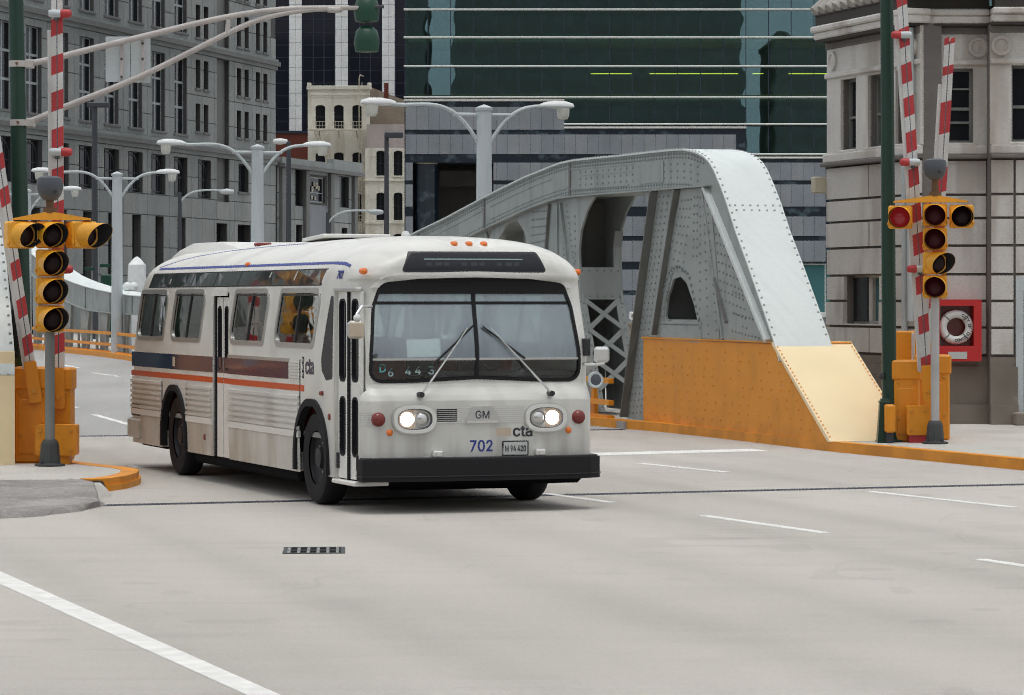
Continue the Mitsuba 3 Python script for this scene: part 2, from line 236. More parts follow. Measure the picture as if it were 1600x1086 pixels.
# right pavement with its yellow kerb
KERB = [(-0.52, 80), (-0.52, 40), (-0.52, 11.5), (-0.38, 9.6), (-0.12, 7.4), (-0.03, 5.0), (-0.02, 1.5), (0.02, -0.4), (0.24, -2.9), (0.46, -5.6), (1.0, -8.6), (2.2, -12), (4.4, -15.5), (9, -19), (20, -21)]
def offset_poly(pts, w):
    ls = LineString(pts); return ls.buffer(w/2, cap_style=2, join_style=1)
near_k = [p for p in KERB if p[1] <= 9.7]
walk = Polygon([(x+0.2, y) for x, y in near_k]+[(60, -21), (60, BANK0), (0.1, BANK0)]).buffer(0)
pavement = struct('pavement', MB().pz(walk, 0.0, 0.146), 'mat_walk', 'concrete pavement in front of the bridge tower house', T)
single('kerb', 'yellow painted kerb along the right side of the bridge road', 'kerb', MB().pz(offset_poly([(x+0.09, y) for x, y in KERB if y <= 11.5], 0.2), -0.02, 0.152), 'mat_yellow', T)
mk = MB()
for a, b in zip(KERB[:2], KERB[1:3]):
    ys = np.linspace(b[1], a[1], 12)
    mk = strip(ys[::1], a[0], a[0]+0.2, lambda y: dz(y)+0.152, 0.35) if a is KERB[0] else MB()
single('kerb', 'yellow kerb on the bridge deck under the low yellow rails', 'kerb', strip(np.linspace(11.6, 92, 30), -0.52, -0.33, lambda y: dz(y)+0.17, 0.3), 'mat_yellow', T)
# left island
isl = [(-5.05, 37.85), (-4.88, 38.0), (-4.75, 38.5), (-4.70, 39.2), (-4.76, 39.9), (-4.98, 40.5), (-5.38, 41.1), (-5.85, 42.0)]
L = [tuple(T.loc(p)) for p in isl]
isl_T = L+[(-11.75, 1.5), (-11.6, BANK0), (-40, BANK0), (-40, -6.0), T.loc((-12, 37.0))]
pi_ = Polygon(isl_T)
struct('traffic_island', MB().pz(pi_, 0.0, 0.146), 'mat_walk', 'concrete island under the left crossing gates', T)
kl = LineString(L+[(-11.75, 1.5)])
single('kerb', 'yellow kerb round the tip of the left island', 'kerb', MB().pz(kl.buffer(0.11, cap_style=2, join_style=1), 0.0, 0.153).add(MB().pz(kl.buffer(0.135, cap_style=2), -0.01, 0.075).mesh()), 'mat_yellow', T)
# crumbling asphalt ramp in front of the island
near = np.array([(-4.58, 35.6), (-4.50, 34.9), (-4.62, 34.3), (-4.85, 33.7), (-5.05, 33.3), (-5.45, 33.05), (-6.2, 32.8), (-7.5, 32.6), (-10, 32.3)]); far = np.array([(-4.80, 36.9), (-4.95, 37.45), (-5.2, 37.75), (-5.7, 37.7), (-6.3, 37.6), (-7.2, 37.5), (-8.5, 37.35), (-10.5, 37.1)])
def resamp(p, n):
    d = np.r_[0, np.cumsum(np.linalg.norm(np.diff(p, axis=0), axis=1))]; t = np.linspace(0, d[-1], n); return np.stack([np.interp(t, d, p[:, k]) for k in (0, 1)], 1)
NA, NB = 46, 22; a_, b_ = resamp(near, NA), resamp(far, NA); t = np.linspace(0, 1, NB)
g = a_[:, None]*(1-t[None, :, None])+b_[:, None]*t[None, :, None]
h = 0.035+0.118*t**0.8; zz = np.broadcast_to(h, (NA, NB)).copy()
q = np.dstack([g[..., 0]*1.2, g[..., 1]*0.9, 0*g[..., 0]]); zz += 0.10*(meshkit.fbm(q*1.8, 4, 3)-0.5)
g[:, 0, :] += 0.22*(meshkit.noise(np.dstack([g[:, :1, 0]*4, g[:, :1, 1]*4, 0*g[:, :1, 0]]), 5)-0.5)
zz[:, 0] = -0.01; zz[:, 1] = np.maximum(zz[:, 1], 0.045); zz[:, -1] = 0.15; zz[0] = -0.01
v = np.dstack([g, zz]).reshape(-1, 3); f = [[i*NB+j, (i+1)*NB+j, (i+1)*NB+j+1, i*NB+j+1] for i in range(NA-1) for j in range(NB-1)]
struct('asphalt_ramp', MB().add(v, np.array(f)[:, ::-1]), 'mat_asphalt', 'crumbling dark asphalt ramp at the left island', smooth=40)
single('concrete_lump', 'broken pale concrete lump at the end of the left yellow kerb', 'concrete', MB().add(m3.Manifold.hull_points(np.array([(-4.72, 36.2, 0), (-4.62, 36.9, 0), (-4.78, 37.6, 0), (-5.12, 37.6, 0), (-5.1, 36.8, 0), (-4.85, 36.6, 0.08), (-4.8, 37.5, 0.15), (-5.05, 37.5, 0.15), (-5.02, 37.0, 0.13), (-4.8, 37.0, 0.12)]))), 'mat_walk', smooth=60)
# road markings and joints
def quad(pts, z0=-0.012, z1=0.004, fr=W0, name='lane_dash', m='mat_line', parent=None, label=None):
    return part(parent or road, name, MB().pz(Polygon(pts), z0, z1), m, label, smooth=False, frame=fr)
def dash(p, q, w=0.13, parent=None, zf=None):
    p, q = np.array(T.loc(p)), np.array(T.loc(q)); t = (q-p)/np.linalg.norm(q-p); n = np.array([-t[1], t[0]])*w/2
    if parent == deck:
        e = [p+n, q+n, q-n, p-n]; vv = [[a[0], a[1], dz(a[1])+k] for k in (0.004, -0.02) for a in e]
        part(deck, 'lane_dash', MB().add(vv, [[0, 1, 2, 3], [4, 7, 6, 5], [0, 4, 5, 1], [1, 5, 6, 2], [2, 6, 7, 3], [3, 7, 4, 0]]), 'mat_line', smooth=False)
    else: quad([p+n, q+n, q-n, p-n], fr=T)
for a, b in [((998, 724), (1135, 738)), ((1100, 806), (1290, 833)), ((1358, 768), (1585, 793)), ((1530, 874), (1760, 908)), ((850, 771), (957, 785.5))]: dash(gr(*a), gr(*b))
for a, b in [((147, 642), (203, 656)), ((145, 587), (185, 591.5)), ((95, 627), (119, 633)), ((98, 577), (122, 580.5))]: dash(gr(*a, 0.1), gr(*b, 0.1), 0.14, deck)
e0, e1, e2, e3 = (gr(*p)[:2] for p in ((0, 893), (437, 1086), (385, 1086), (0, 913)))
quad([e0-0.5*(e1-e0), e1+2*(e1-e0), e2+2*(e2-e3), e3-0.5*(e2-e3)], name='edge_line', label='broad white line across the near left corner of the road')
quad([(-10.75, -1.55), (-0.85, 0.42), (-0.85, 1.12), (-10.75, -0.85)], fr=T, name='stop_line', label='white stop line behind the bus')
j0, j1 = gr(150, 790)[:2], gr(1600, 757)[:2]; jd = (j1-j0)/np.linalg.norm(j1-j0); jn = np.array([-jd[1], jd[0]])*0.14
quad([j0-jn-jd*0.3, j1-jn+jd*3, j1+jn+jd*3, j0+jn-jd*0.3], z1=0.003, name='expansion_joint', m='mat_joint', label='dark steel joint running across the road under the bus')
quad([(-11.2, 8.35), (-0.4, 8.35), (-0.4, 8.7), (-11.2, 8.7)], fr=T, z1=0.003, name='expansion_joint', m='mat_joint', label='dark joint where the bridge deck begins')
# drain grate
gp = gr(491, 860.5); GF = Frame(gp[0], gp[1], 3)
dg = thing('drain_grate', 'dark iron drain grate let into the road in front of the bus', 'drain grate', GF)
m = MB()
for x0, x1, y0, y1 in [(-0.28, 0.28, -0.36, -0.31), (-0.28, 0.28, 0.31, 0.36), (-0.28, -0.24, -0.31, 0.31), (0.24, 0.28, -0.31, 0.31), (-0.24, 0.24, -0.03, 0.03)]: m.box(x0, x1, y0, y1, -0.001, 0.007)
part(dg, 'frame', m, 'mat_dirty_iron')
part(dg, 'pit', MB().box(-0.245, 0.245, -0.32, 0.32, -0.001, 0.002), 'mat_chassis')
for i in range(6):
    x = -0.24+0.48*(i+0.0)/5.5
    part(dg, 'bar', MB().box(x, x+0.028, -0.315, 0.315, 0.0, 0.0062), 'mat_pole_grey')

# ---------------------------------------------------------------- the bridge trusses
TOP = PchipInterpolator([4.08, 4.77, 5.28, 5.7, 6.06, 6.87, 9.96, 13.0, 14.2, 18.4, 21.6, 24.05, 30, 40, 50, 60, 66, 72, 78, 86, 92], [3.39, 4.13, 4.52, 4.66, 4.73, 4.80, 4.83, 4.86, 4.80, 4.40, 4.02, 3.77, 3.15, 2.55, 2.33, 2.36, 2.5, 2.75, 3.15, 4.2, 4.9])
LOW = PchipInterpolator([5.0, 8.2, 13.0, 14.6, 17.3, 19.6, 24, 30, 40, 50, 61, 68.9, 76, 86, 92], [4.15, 4.17, 4.20, 4.12, 3.85, 3.60, 3.12, 2.52, 1.95, 1.72, 1.76, 1.84, 2.2, 3.4, 4.1])
tops = [(2.1, 1.30), (2.37, 1.64), (2.9, 2.20), (3.5, 2.82)]+[(y, float(TOP(y))) for y in np.r_[4.08, 4.45, 4.77, 5.05, 5.28, 5.55, 5.85, 6.2, 6.6, np.arange(7.2, 14, 0.8), np.arange(14, 92.1, 2.0)]]
lows = [(y, float(LOW(y))) for y in np.r_[np.arange(92, 14, -2.0), 14.0, 13, 11, 9, 7, 5.0]]
chord = Polygon(tops+lows+[(4.6, 3.75), (3.9, 2.9), (3.2, 2.1), (2.6, 1.4)]).buffer(0)
def quadp(a, b, c, d): return Polygon([a, b, c, d])
post1 = quadp((6.75, 4.3), (8.05, 4.3), (9.68, 0.15), (8.62, 0.15))
hole1 = Polygon([(5.9, 1.93), (7.62, 1.93), (7.52, 2.3), (7.2, 2.62), (6.85, 2.66), (6.55, 2.55)]).buffer(-0.06).buffer(0.06)
panelA = Polygon([(2.3, 1.5), (4.2, 3.4), (5.3, 4.4), (7.2, 4.4), (8.8, 1.5)]).difference(hole1)
flare1 = Polygon([(8.0, 4.25), (8.95, 4.25), (8.35, 3.85), (8.15, 3.4), (8.1, 3.2)])
edge2 = [(11.2, 4.25), (11.6, 4.15), (12.05, 3.9), (12.40, 3.55), (12.52, 3.2), (12.48, 2.87), (12.40, 2.27), (11.25, 0.22)]
post2 = Polygon(edge2+[(13.2, 0.22), (13.6, 4.25)])
plate2 = Polygon([(12.3, 2.2), (13, 4.3), (15.2, 4.2), (18.3, 3.9), (18.6, 3.3), (16.4, 2.6), (14.6, 1.0), (13.4, 1.0)]).difference(Polygon([(15.9, 2.3), (18.1, 2.9), (17.95, 3.45), (17.3, 3.78), (16.6, 3.86), (16.05, 3.6), (15.8, 3.1)]))
diags, yy = [], 13.0
for y0, y1 in [(13.6, 15.4), (19.3, 16.6), (19.3, 22.5), (25, 22.5), (25, 28.5), (31, 28.5)]: diags.append((y0, y1))
web = [chord, post1, panelA, flare1, post2, plate2]
for y0, y1 in diags: web.append(quadp((y0-0.45, float(LOW(y0))+0.1), (y0+0.45, float(LOW(y0))+0.1), (y1+0.4, 0.2), (y1-0.4, 0.2)))
for y in np.arange(34, 92, 4.2):
    z1 = float(LOW(y))+0.1; web.append(quadp((y-1.15, z1), (y+0.95, z1), (y+0.55, 0.25), (y-0.35, 0.25)))
near_web = unary_union([w.buffer(0) for w in web]).buffer(0.05).buffer(-0.05)
far_web = unary_union([near_web, hole1.buffer(0.02)])
def dome(m, c, n, r, k=6):
    """a rivet head: a six-sided cap at c along n"""
    n = np.asarray(n, float); n /= np.linalg.norm(n); a = np.cross(n, [0.3, 0.2, 0.9]); a /= np.linalg.norm(a); b = np.cross(n, a)
    g = np.arange(k)*2*np.pi/k; ring = np.cos(g)[:, None]*a+np.sin(g)[:, None]*b
    v = np.vstack([c+ring*r-n*0.002, c+ring*r*0.8+n*r*0.65, [c+n*r*0.95]]); f = []
    for i in range(k):
        j = (i+1) % k; f += [[i, j, k+j], [i, k+j, k+i], [k+i, k+j, 2*k]]
    m.add(v, f)
def along(pts, step):
    ls = LineString(pts); return [np.array(ls.interpolate(s).coords[0]) for s in np.arange(step/2, ls.length, step)]

LMAP = ([-1, 2.1, 2.37, 4.08, 6.0, 8.7, 200], [-1, 0.0, 0.04, 1.25, 3.0, 6.0, 197.3])
def truss(fr, side, label, detail, x0=0.03):
    """side +1: the near web faces -x (to the roadway) at x = 0, the far web lies outside; -1 mirrors it"""
    tk = thing('bridge_truss', label, 'bridge', fr, 'riveted trusses of the bridge')
    mir = (lambda v: v*np.array([side, 1, 1])) if side < 0 else None
    def P(name, m, mt, lab=None, kind=None, smooth=30):
        mesh = m.mesh()
        if side < 0 and name not in ('end_block', 'end_plate', 'block_cap'): mesh.vertices = np.stack([mesh.vertices[:, 0], np.interp(mesh.vertices[:, 1], *LMAP), mesh.vertices[:, 2]], 1)
        if side < 0: mesh.vertices = mesh.vertices*np.array([-1, 1, 1]); mesh.faces = mesh.faces[:, ::-1]
        return part(tk, name, mesh, mt, lab, smooth, kind)
    P('web_plate', MB().px(near_web, x0, x0+0.04), 'mat_steel', smooth=False)
    P('web_plate', MB().px(far_web, 0.80, 0.84), 'mat_steel', smooth=False)
    # cover plate following the chord and the end leg
    m = MB(); v = []; top = tops
    for i, (y, z) in enumerate(top):
        p0 = np.array(top[max(i-1, 0)]); p1 = np.array(top[min(i+1, len(top)-1)]); t = (p1-p0)/np.linalg.norm(p1-p0); n = np.array([-t[1], t[0]])
        o = np.array([y, z])+n*0.028
        v += [[x0-0.06, o[0], o[1]], [0.92, o[0], o[1]], [0.92, y, z], [x0-0.06, y, z]]
    f = []
    for i in range(len(top)-1):
        a, b = 4*i, 4*i+4; f += [[a, a+1, b+1, b], [a+1, a+2, b+2, b+1], [a+2, a+3, b+3, b+2], [a+3, a, b, b+3]]
    P('cover_plate', m.add(v, f), 'mat_steel_pale', 'pale grey riveted cover plate curving over the end of the truss', smooth=40)
    # painted end block
    P('end_block', MB().px(Polygon([(0.12, 0.14), (2.40, 1.575), (8.71, 1.585), (8.71, 0.14)] if side > 0 else [(0.03, 0.14), (0.05, 1.575), (6.0, 1.585), (6.0, 0.14)]), -0.0, 1.25), 'mat_yellow', 'yellow painted crash block at the foot of the truss', smooth=False)
    m = MB(); n = np.array([-1.47, 2.37]); n /= np.linalg.norm(n)
    P('end_plate', m.px(Polygon([(0.0, 0.15), (2.37, 1.6), (2.40, 1.576), (0.10, 0.15)] if side > 0 else [(0.0, 0.15), (0.02, 1.6), (0.048, 1.6), (0.028, 0.15)]).buffer(0.008), -0.035, 1.29), 'mat_pale', 'pale cream yellow sloping end plate of the crash block', smooth=False)
    P('block_cap', MB().px(Polygon([(2.3, 1.588), (2.37, 1.606), (8.74, 1.616), (8.74, 1.588)] if side > 0 else [(0.06, 1.588), (0.06, 1.606), (6.03, 1.616), (6.03, 1.588)]), -0.03, 1.28), 'mat_yellow', smooth=False)
    # rivets along the cover plate edges and the splice across it
    R2 = MB()
    for xe in (x0-0.02, 0.88):
        pts = along(top[1:34], 0.16)
        for i in range(len(pts)-1):
            t = pts[i+1]-pts[i]; t /= np.linalg.norm(t); n = np.array([-t[1], t[0]]); c = pts[i]+n*0.028; dome(R2, np.array([xe, c[0], c[1]]), [0, n[0], n[1]], 0.021)
    for z, k in ((3.78, 6), (3.70, 6)):
        y = float(np.interp(z, [a[1] for a in top[:12]], [a[0] for a in top[:12]]))
        for x in np.linspace(0.1, 0.76, k): dome(R2, np.array([x, y-0.02, z+0.02]), [0, -0.75, 0.66], 0.02)
    P('cover_rivets', R2, 'mat_steel', kind='stuff', smooth=60)
    if not detail: return tk
    # outstanding flanges on the posts and panel edges
    def flange(name, a, b, h, t, mt='mat_steel', x=None):
        a, b = np.array(a), np.array(b); d = (b-a)/np.linalg.norm(b-a); nn = np.array([-d[1], d[0]])*t/2; x = x0 if x is None else x
        P(name, MB().px(Polygon([a+nn, b+nn, b-nn, a-nn]), x-h, x+0.001), mt, smooth=False)
    flange('post_flange', (8.02, 4.14), (9.66, 0.18), 0.15, 0.03, 'mat_steel_dirty')
    flange('post_flange', (6.86, 4.14), (8.02, 1.66), 0.12, 0.03, 'mat_steel_dirty')
    flange('stiffener', (5.5, 4.13), (2.62, 1.62), 0.10, 0.07, 'mat_steel_pale'); flange('stiffener', (5.75, 4.13), (4.75, 1.62), 0.03, 0.06)
    flange('stiffener', (5.1, 2.62), (4.55, 1.9), 0.05, 0.05, 'mat_steel_dirty'); flange('stiffener', (4.55, 3.3), (4.1, 2.75), 0.05, 0.05, 'mat_steel_dirty')
    flange('hole_edge', (5.75, 1.72), (7.75, 1.72), 0.03, 0.36)
    flange('post_flange', (13.6, 4.1), (12.6, 1.6), 0.05, 0.05); flange('post_flange', (14.3, 4.1), (14.9, 1.6), 0.06, 0.05, 'mat_steel_dirty'); flange('post_flange', (13.95, 4.1), (13.9, 1.6), 0.03, 0.30)
    P('gusset_panel', MB().px(Polygon([(5.35, 4.13), (6.75, 4.13), (8.5, 1.62), (7.75, 1.62), (7.6, 2.25), (7.2, 2.75), (6.5, 2.75), (5.75, 1.62), (4.9, 1.62), (5.0, 2.6)]), x0-0.018, x0+0.001), 'mat_steel', smooth=False)
    # the side of the second post that faces the viewer: legs, batten plate and lattice between the two webs
    XW = 0.80
    def ye(z): return float(np.interp(z, [0.22, 2.27, 2.87, 3.2, 3.55, 3.9, 4.15], [11.25, 12.40, 12.48, 12.52, 12.40, 12.05, 11.6]))
    def side_plate(x0_, x1_, za, zb, t=0.03, o=0.0, n=6):
        zs = np.linspace(za, zb, n); p = [(ye(z)-o, z) for z in zs]+[(ye(z)-o-t, z) for z in zs[::-1]]; return MB().px(Polygon(p), x0_, x1_)
    P('lattice_leg', side_plate(x0, x0+0.10, 0.22, 2.87, 0.02), 'mat_steel', smooth=False); P('lattice_leg', side_plate(XW-0.10, XW+0.06, 0.22, 3.55, 0.02, n=12), 'mat_steel', smooth=False)
    P('batten_plate', side_plate(x0-0.02, XW+0.03, 2.27, 2.87, 0.035, 0.005), 'mat_steel', smooth=False)
    zs = [2.27, 1.72, 1.17, 0.62]
    for i in range(3):
        for s in (0, 1):
            a = np.array((x0+0.05, zs[i] if s else zs[i+1])); b = np.array((XW-0.03, zs[i+1] if s else zs[i])); d = (b-a)/np.linalg.norm(b-a); nn = np.array([-d[1], d[0]])*0.042; o = 0.02+0.016*s
            P('lattice_bar', MB().add(m3.Manifold.hull_points(np.array([(q[0], ye(q[1])-o-e, q[1]) for q in (a+nn, a-nn, b+nn, b-nn) for e in (0, 0.014)]))), 'mat_steel', smooth=False)
    P('diaphragm', MB().box(x0+0.05, 0.8, 13.3, 13.34, 0.3, 4.1), 'mat_steel_dirty', smooth=False)
    for b_ in ((7.75, 7.79, 1.7, 3.0), (5.75, 5.79, 1.7, 2.9), (2.8, 9.0, 1.62, 1.64)): P('diaphragm', MB().box(x0+0.05, 0.8, *b_), 'mat_steel_dirty', smooth=False)
    # cover straps and seams on the chord face
    for ya, yb, o0, o1 in [(13.0, 8.6, 0.13, 0.16), (13.0, 9.6, 0.50, 0.53), (18.5, 14.2, 0.20, 0.23), (18.5, 13.2, 0.46, 0.49), (24, 19, 0.2, 0.23), (12.4, 9.4, 0.27, 0.285), (9.0, 7.7, 0.15, 0.52)]:
        ysx = np.linspace(yb, ya, 9); p = [(y, float(TOP(y))-o0) for y in ysx]+[(y, float(TOP(y))-o1) for y in ysx[::-1]]
        P('chord_strap', MB().px(Polygon(p), x0-0.016, x0+0.001), 'mat_steel', smooth=False)
    for y in (13.05, 18.9, 24.2, 61.5, 66.0, 71.5, 77): P('splice_plate', MB().px(Polygon([(y-0.05, float(TOP(y))-0.03), (y+0.05, float(TOP(y))-0.03), (y+0.05, float(LOW(y))+0.02), (y-0.05, float(LOW(y))+0.02)]), x0-0.025, x0+0.001), 'mat_steel_dirty', smooth=False)
    ysx = np.r_[np.linspace(5.3, 14, 20), np.linspace(14, 92, 60)]; p = [(y, float(LOW(y))+0.012) for y in ysx]+[(y, float(LOW(y))-0.014) for y in ysx[::-1]]
    P('lower_flange', MB().px(Polygon(p), x0-0.12, 0.9), 'mat_steel', smooth=False)
    # rivets
    R = MB(); X = np.array([-1.0, 0, 0]); prng = np.random.default_rng(3)
    def row(pts, step, x=x0, r=0.019, jit=0.0):
        for y, z in along(pts, step):
            if x < x0-0.02 or near_web.contains(Point(y, z)): dome(R, np.array([x, y, z]), X, r*1.2)
    cy = np.r_[np.linspace(5.6, 14, 12), np.linspace(15, 30, 12)]
    for o, st in ((0.05, 0.15), (0.11, 0.15), (0.56, 0.15), (0.62, 0.15)): row([(y, float(TOP(y))-o) for y in cy], st)
    for o in (0.22, 0.34, 0.45): row([(y, float(TOP(y))-o) for y in np.linspace(5.8, 12.6, 12)], 0.34)
    for k in (0.12, 0.30, 0.50, 0.70, 0.88): row([(6.86+1.16*k, 4.1), (8.66+1.0*k, 0.25)], 0.125, r=0.02)
    for k in np.linspace(0, 1, 9): row([(5.5+1.15*k, 4.05-0.04*k), (5.0+3.3*k, 1.70)], 0.15+0.015*k, x=x0-0.018, r=0.019) if k < 0.3 or k > 0.62 else row([(5.5+1.15*k, 4.05), (5.5+1.15*k+0.35*(k-0.3), 2.95)], 0.14, x=x0-0.018, r=0.019)
    for k in np.linspace(0.05, 1, 7): row([(5.3-1.3*k, 3.95-1.15*k), (4.85-1.2*k, 2.3-0.55*k)], 0.16)
    row([(5.75, 1.75), (6.35, 2.7), (6.9, 2.85), (7.35, 2.75), (7.75, 2.3)], 0.14, x=x0-0.018, r=0.03)
    row([(5.8, 1.85), (7.7, 1.85)], 0.09, x=x0-0.03)
    for k in (0.05, 0.5, 0.95): row([(13.25+0.9*k, 4.1), (12.3+1.6*k, 2.0)], 0.12)
    for k in np.linspace(0.1, 1, 7): row([(14.4+1.1*k, 4.05), (14.9+0.7*k, 2.6)], 0.15)
    for z in (2.33, 2.81):
        for x in np.linspace(x0+0.03, 0.78, 6): dome(R, np.array([x, ye(z)-0.04, z]), [0, -1, 0], 0.02)
    for z in np.arange(0.3, 2.25, 0.14):
        for x in (x0+0.05, 0.80): dome(R, np.array([x, ye(z)-0.02, z]), [0, -1, 0], 0.02)
    row([(12.62, 2.8), (11.5, 0.4)], 0.14); row([(12.75, 3.9), (12.7, 2.9)], 0.14)
    for z0 in (2.3, 1.95, 1.65): row([(3.0+(z0-1.6)*0.9, z0), (4.4, z0+0.12)], 0.15)
    P('rivets', R, 'mat_rivet', kind='stuff', smooth=60)
    R3 = MB()
    for y in np.arange(0.9, 8.6, 0.42):
        zt = min(1.5, 0.2+(y-0.15)*0.6)
        for z in np.arange(0.3, zt-0.02, 0.14):
            if prng.random() < 0.72: dome(R3, np.array([0.0, y+0.1*math.sin(z*9+y), z]), X, 0.02)
    for s in np.linspace(0.04, 0.98, 26):
        for xe in (0.0, 1.25): dome(R3, np.array([xe, 2.37*s-0.008, 0.15+1.45*s+0.012]), [0, -0.52, 0.85], 0.015)
    P('block_rivets', R3, 'mat_yellow', kind='stuff', smooth=60)
    return tk
truss(T, 1, 'grey riveted steel truss with yellow end block to the right of the bus', True)
TL = Frame(*gr(19, 726, 0.15)[:2], 16.5)
truss(TL, -1, 'grey riveted truss end with pale yellow base at the left picture edge', False)
# low yellow rails along the right truss
rl = thing('guard_rail', 'low double yellow steel rail along the inside of the right truss', 'railing', T)
for zr in (0.86, 0.47):
    part(rl, 'rail', strip(np.linspace(9.75, 15.5, 8), -0.30, -0.20, lambda y: dz(y)+zr, 0.09), 'mat_yellow', smooth=False)
    part(rl, 'rail', strip(np.linspace(15.5, 90, 40), -0.30, -0.20, lambda y: dz(y)+zr, 0.10), 'mat_yellow', smooth=False)
part(rl, 'base_rail', strip(np.linspace(9.75, 90, 30), -0.32, -0.18, lambda y: dz(y)+0.20, 0.07), 'mat_yellow', smooth=False)
for y in np.arange(11.0, 90, 2.1): part(rl, 'rail_post', MB().px(quadp((y-0.12, dz(y)+0.12), (y+0.12, dz(y)+0.12), (y+0.05, dz(y)+0.8), (y-0.05, dz(y)+0.8)), -0.195, -0.12), 'mat_yellow' if y < 60 else 'mat_steel', smooth=False)

# ---------------------------------------------------------------- the bus (local: x along the front to the picture's right, y to the rear, z up)
BF = Frame(-1.61, 33.81, 20.0); BW, BL = 2.70, 10.62; CX = BW/2; KX = CX/1.295
yfr = PchipInterpolator([0.28, 0.42, 0.6, 1.14, 1.20, 1.27, 1.34, 1.38, 1.63, 2.42, 2.46, 2.50, 2.54, 2.60, 2.70, 2.80, 2.86, 2.91, 2.95, 2.98, 3.0], [0.08, 0.03, 0.0, 0.0, 0.0, 0.045, 0.105, 0.12, 0.085, 0.225, 0.225, 0.18, 0.165, 0.165, 0.185, 0.24, 0.34, 0.54, 0.90, 1.5, 2.4])
hwd = PchipInterpolator([0.28, 0.5, 0.8, 1.75, 2.42, 2.58, 2.66, 2.74, 2.82, 2.88, 2.93, 2.965, 2.985, 3.0], [q*KX for q in (1.28, 1.29, 1.295, 1.295, 1.280, 1.255, 1.215, 1.135, 1.00, 0.85, 0.67, 0.46, 0.27, 0.06)])
yrr = PchipInterpolator([0.28, 0.5, 1.4, 2.3, 2.6, 2.75, 2.88, 2.95, 3.0], [10.50, 10.60, 10.55, 10.14, 9.90, 9.72, 9.45, 9.05, 8.0])
def rcf(z): return float(np.interp(z, [0.3, 1.3, 2.5, 2.75, 3.0], [0.20, 0.21, 0.34, 0.55, 0.5]))
def front_y(x, z):
    x = np.abs(np.asarray(x, float)-CX); z = np.asarray(z, float); hw = hwd(z); rc = np.minimum(np.interp(z, [0.3, 1.3, 2.5, 2.75, 3.0], [0.20, 0.21, 0.34, 0.55, 0.5]), hw*0.9)
    e = np.clip((x-(hw-rc))/rc, 0, 1); return yfr(z)+0.05*np.minimum(x/CX, 1)**2+rc*(1-np.sqrt(np.maximum(1-e**2.2, 0)))
def shell(off=0.0, zlo=0.28, zhi=3.0, nz=54):
    v, N = [], 0
    zl = np.unique(np.round(np.r_[np.linspace(zlo, min(2.55, zhi), nz//2+8), np.linspace(2.45, zhi, nz//2)], 4))
    zl = np.unique(np.r_[zl, [z for z in (1.14, 1.2, 1.27, 1.34, 1.38) if zlo < z < zhi]])
    for z in zl:
        hw = float(hwd(z))-off; rc = min(rcf(z), hw*0.9)
        xs = np.r_[np.linspace(-hw, -(hw-rc), 14)[:-1], np.linspace(-(hw-rc), hw-rc, 13), np.linspace(hw-rc, hw, 14)[1:]]
        th = np.linspace(np.pi/2, 0, 14)   # equal steps of angle in the corner
        cx = (hw-rc)+rc*np.sin(np.linspace(0, np.pi/2, 14))
        xs = np.r_[-cx[::-1], np.linspace(-(hw-rc), hw-rc, 13)[1:-1], cx]
        yf = front_y(xs*(hw+off)/hw+CX, np.full(len(xs), z))+off*1.1
        yr = float(yrr(z))-off*1.2; rr_ = min(0.25, hw*0.5)
        cr = (hw-rr_)+rr_*np.sin(np.linspace(0, np.pi/2, 8)); yc = yr-rr_+rr_*np.cos(np.linspace(0, np.pi/2, 8))
        ring = [(CX+a, b) for a, b in zip(xs, yf)]
        ring += [(CX+hw, y) for y in np.linspace(max(yf[-1]+0.3, 1.2), yr-rr_-0.1, 10)] if hw > 0.3 else [(CX+hw, y) for y in np.linspace(yf[-1]+0.05, yr-rr_-0.1, 10)]
        ring += [(CX+a, b) for a, b in zip(cr[::-1], yc[::-1])]+[(CX-a, b) for a, b in zip(cr, yc)]
        ring += [(CX-hw, y) for y in np.linspace(max(yf[-1]+0.3, 1.2), yr-rr_-0.1, 10)[::-1]] if hw > 0.3 else [(CX-hw, y) for y in np.linspace(yf[-1]+0.05, yr-rr_-0.1, 10)[::-1]]
        v.append([(a, b, z) for a, b in ring]); N = len(ring)
    v = np.array(v); K = len(zl); V = np.vstack([v.reshape(-1, 3), [[CX, 5, zlo], [CX, 5, zhi]]]); f = []
    for i in range(K-1):
        for j in range(N):
            k = (j+1) % N; a, b, c, d = i*N+j, i*N+k, (i+1)*N+k, (i+1)*N+j; f += [[a, b, c], [a, c, d]]
    for j in range(N): k = (j+1) % N; f += [[K*N, k, j], [K*N+1, (K-1)*N+j, (K-1)*N+k]]
    return m3.Manifold(m3.Mesh(np.asarray(V, np.float32), np.asarray(f, np.uint32)))
def solid(mb): q = mb.mesh() if isinstance(mb, MB) else mb; q.merge_vertices(); return m3.Manifold(m3.Mesh(np.asarray(q.vertices, np.float32), np.asarray(q.faces, np.uint32)))
def skin(poly, t0, t1, step=0.05, only=None):
    """a thin sheet lying on the bus front: polygon in (x, z), from t0 to t1 behind the surface. only='outer' keeps a single sheet"""
    t = solid(MB().py(poly, 0.0, 0.01)).refine_to_length(step).to_mesh(); v, f = np.array(t.vert_properties[:, :3], float), np.array(t.tri_verts)
    if only:
        nrm = np.cross(v[f[:, 1]]-v[f[:, 0]], v[f[:, 2]]-v[f[:, 0]]); f = f[nrm[:, 1] < -0.5*np.abs(nrm).sum(1)]
    v[:, 1] = front_y(v[:, 0], v[:, 2])+np.where(v[:, 1] < 0.005, t0, t1); return MB().add(v, f)
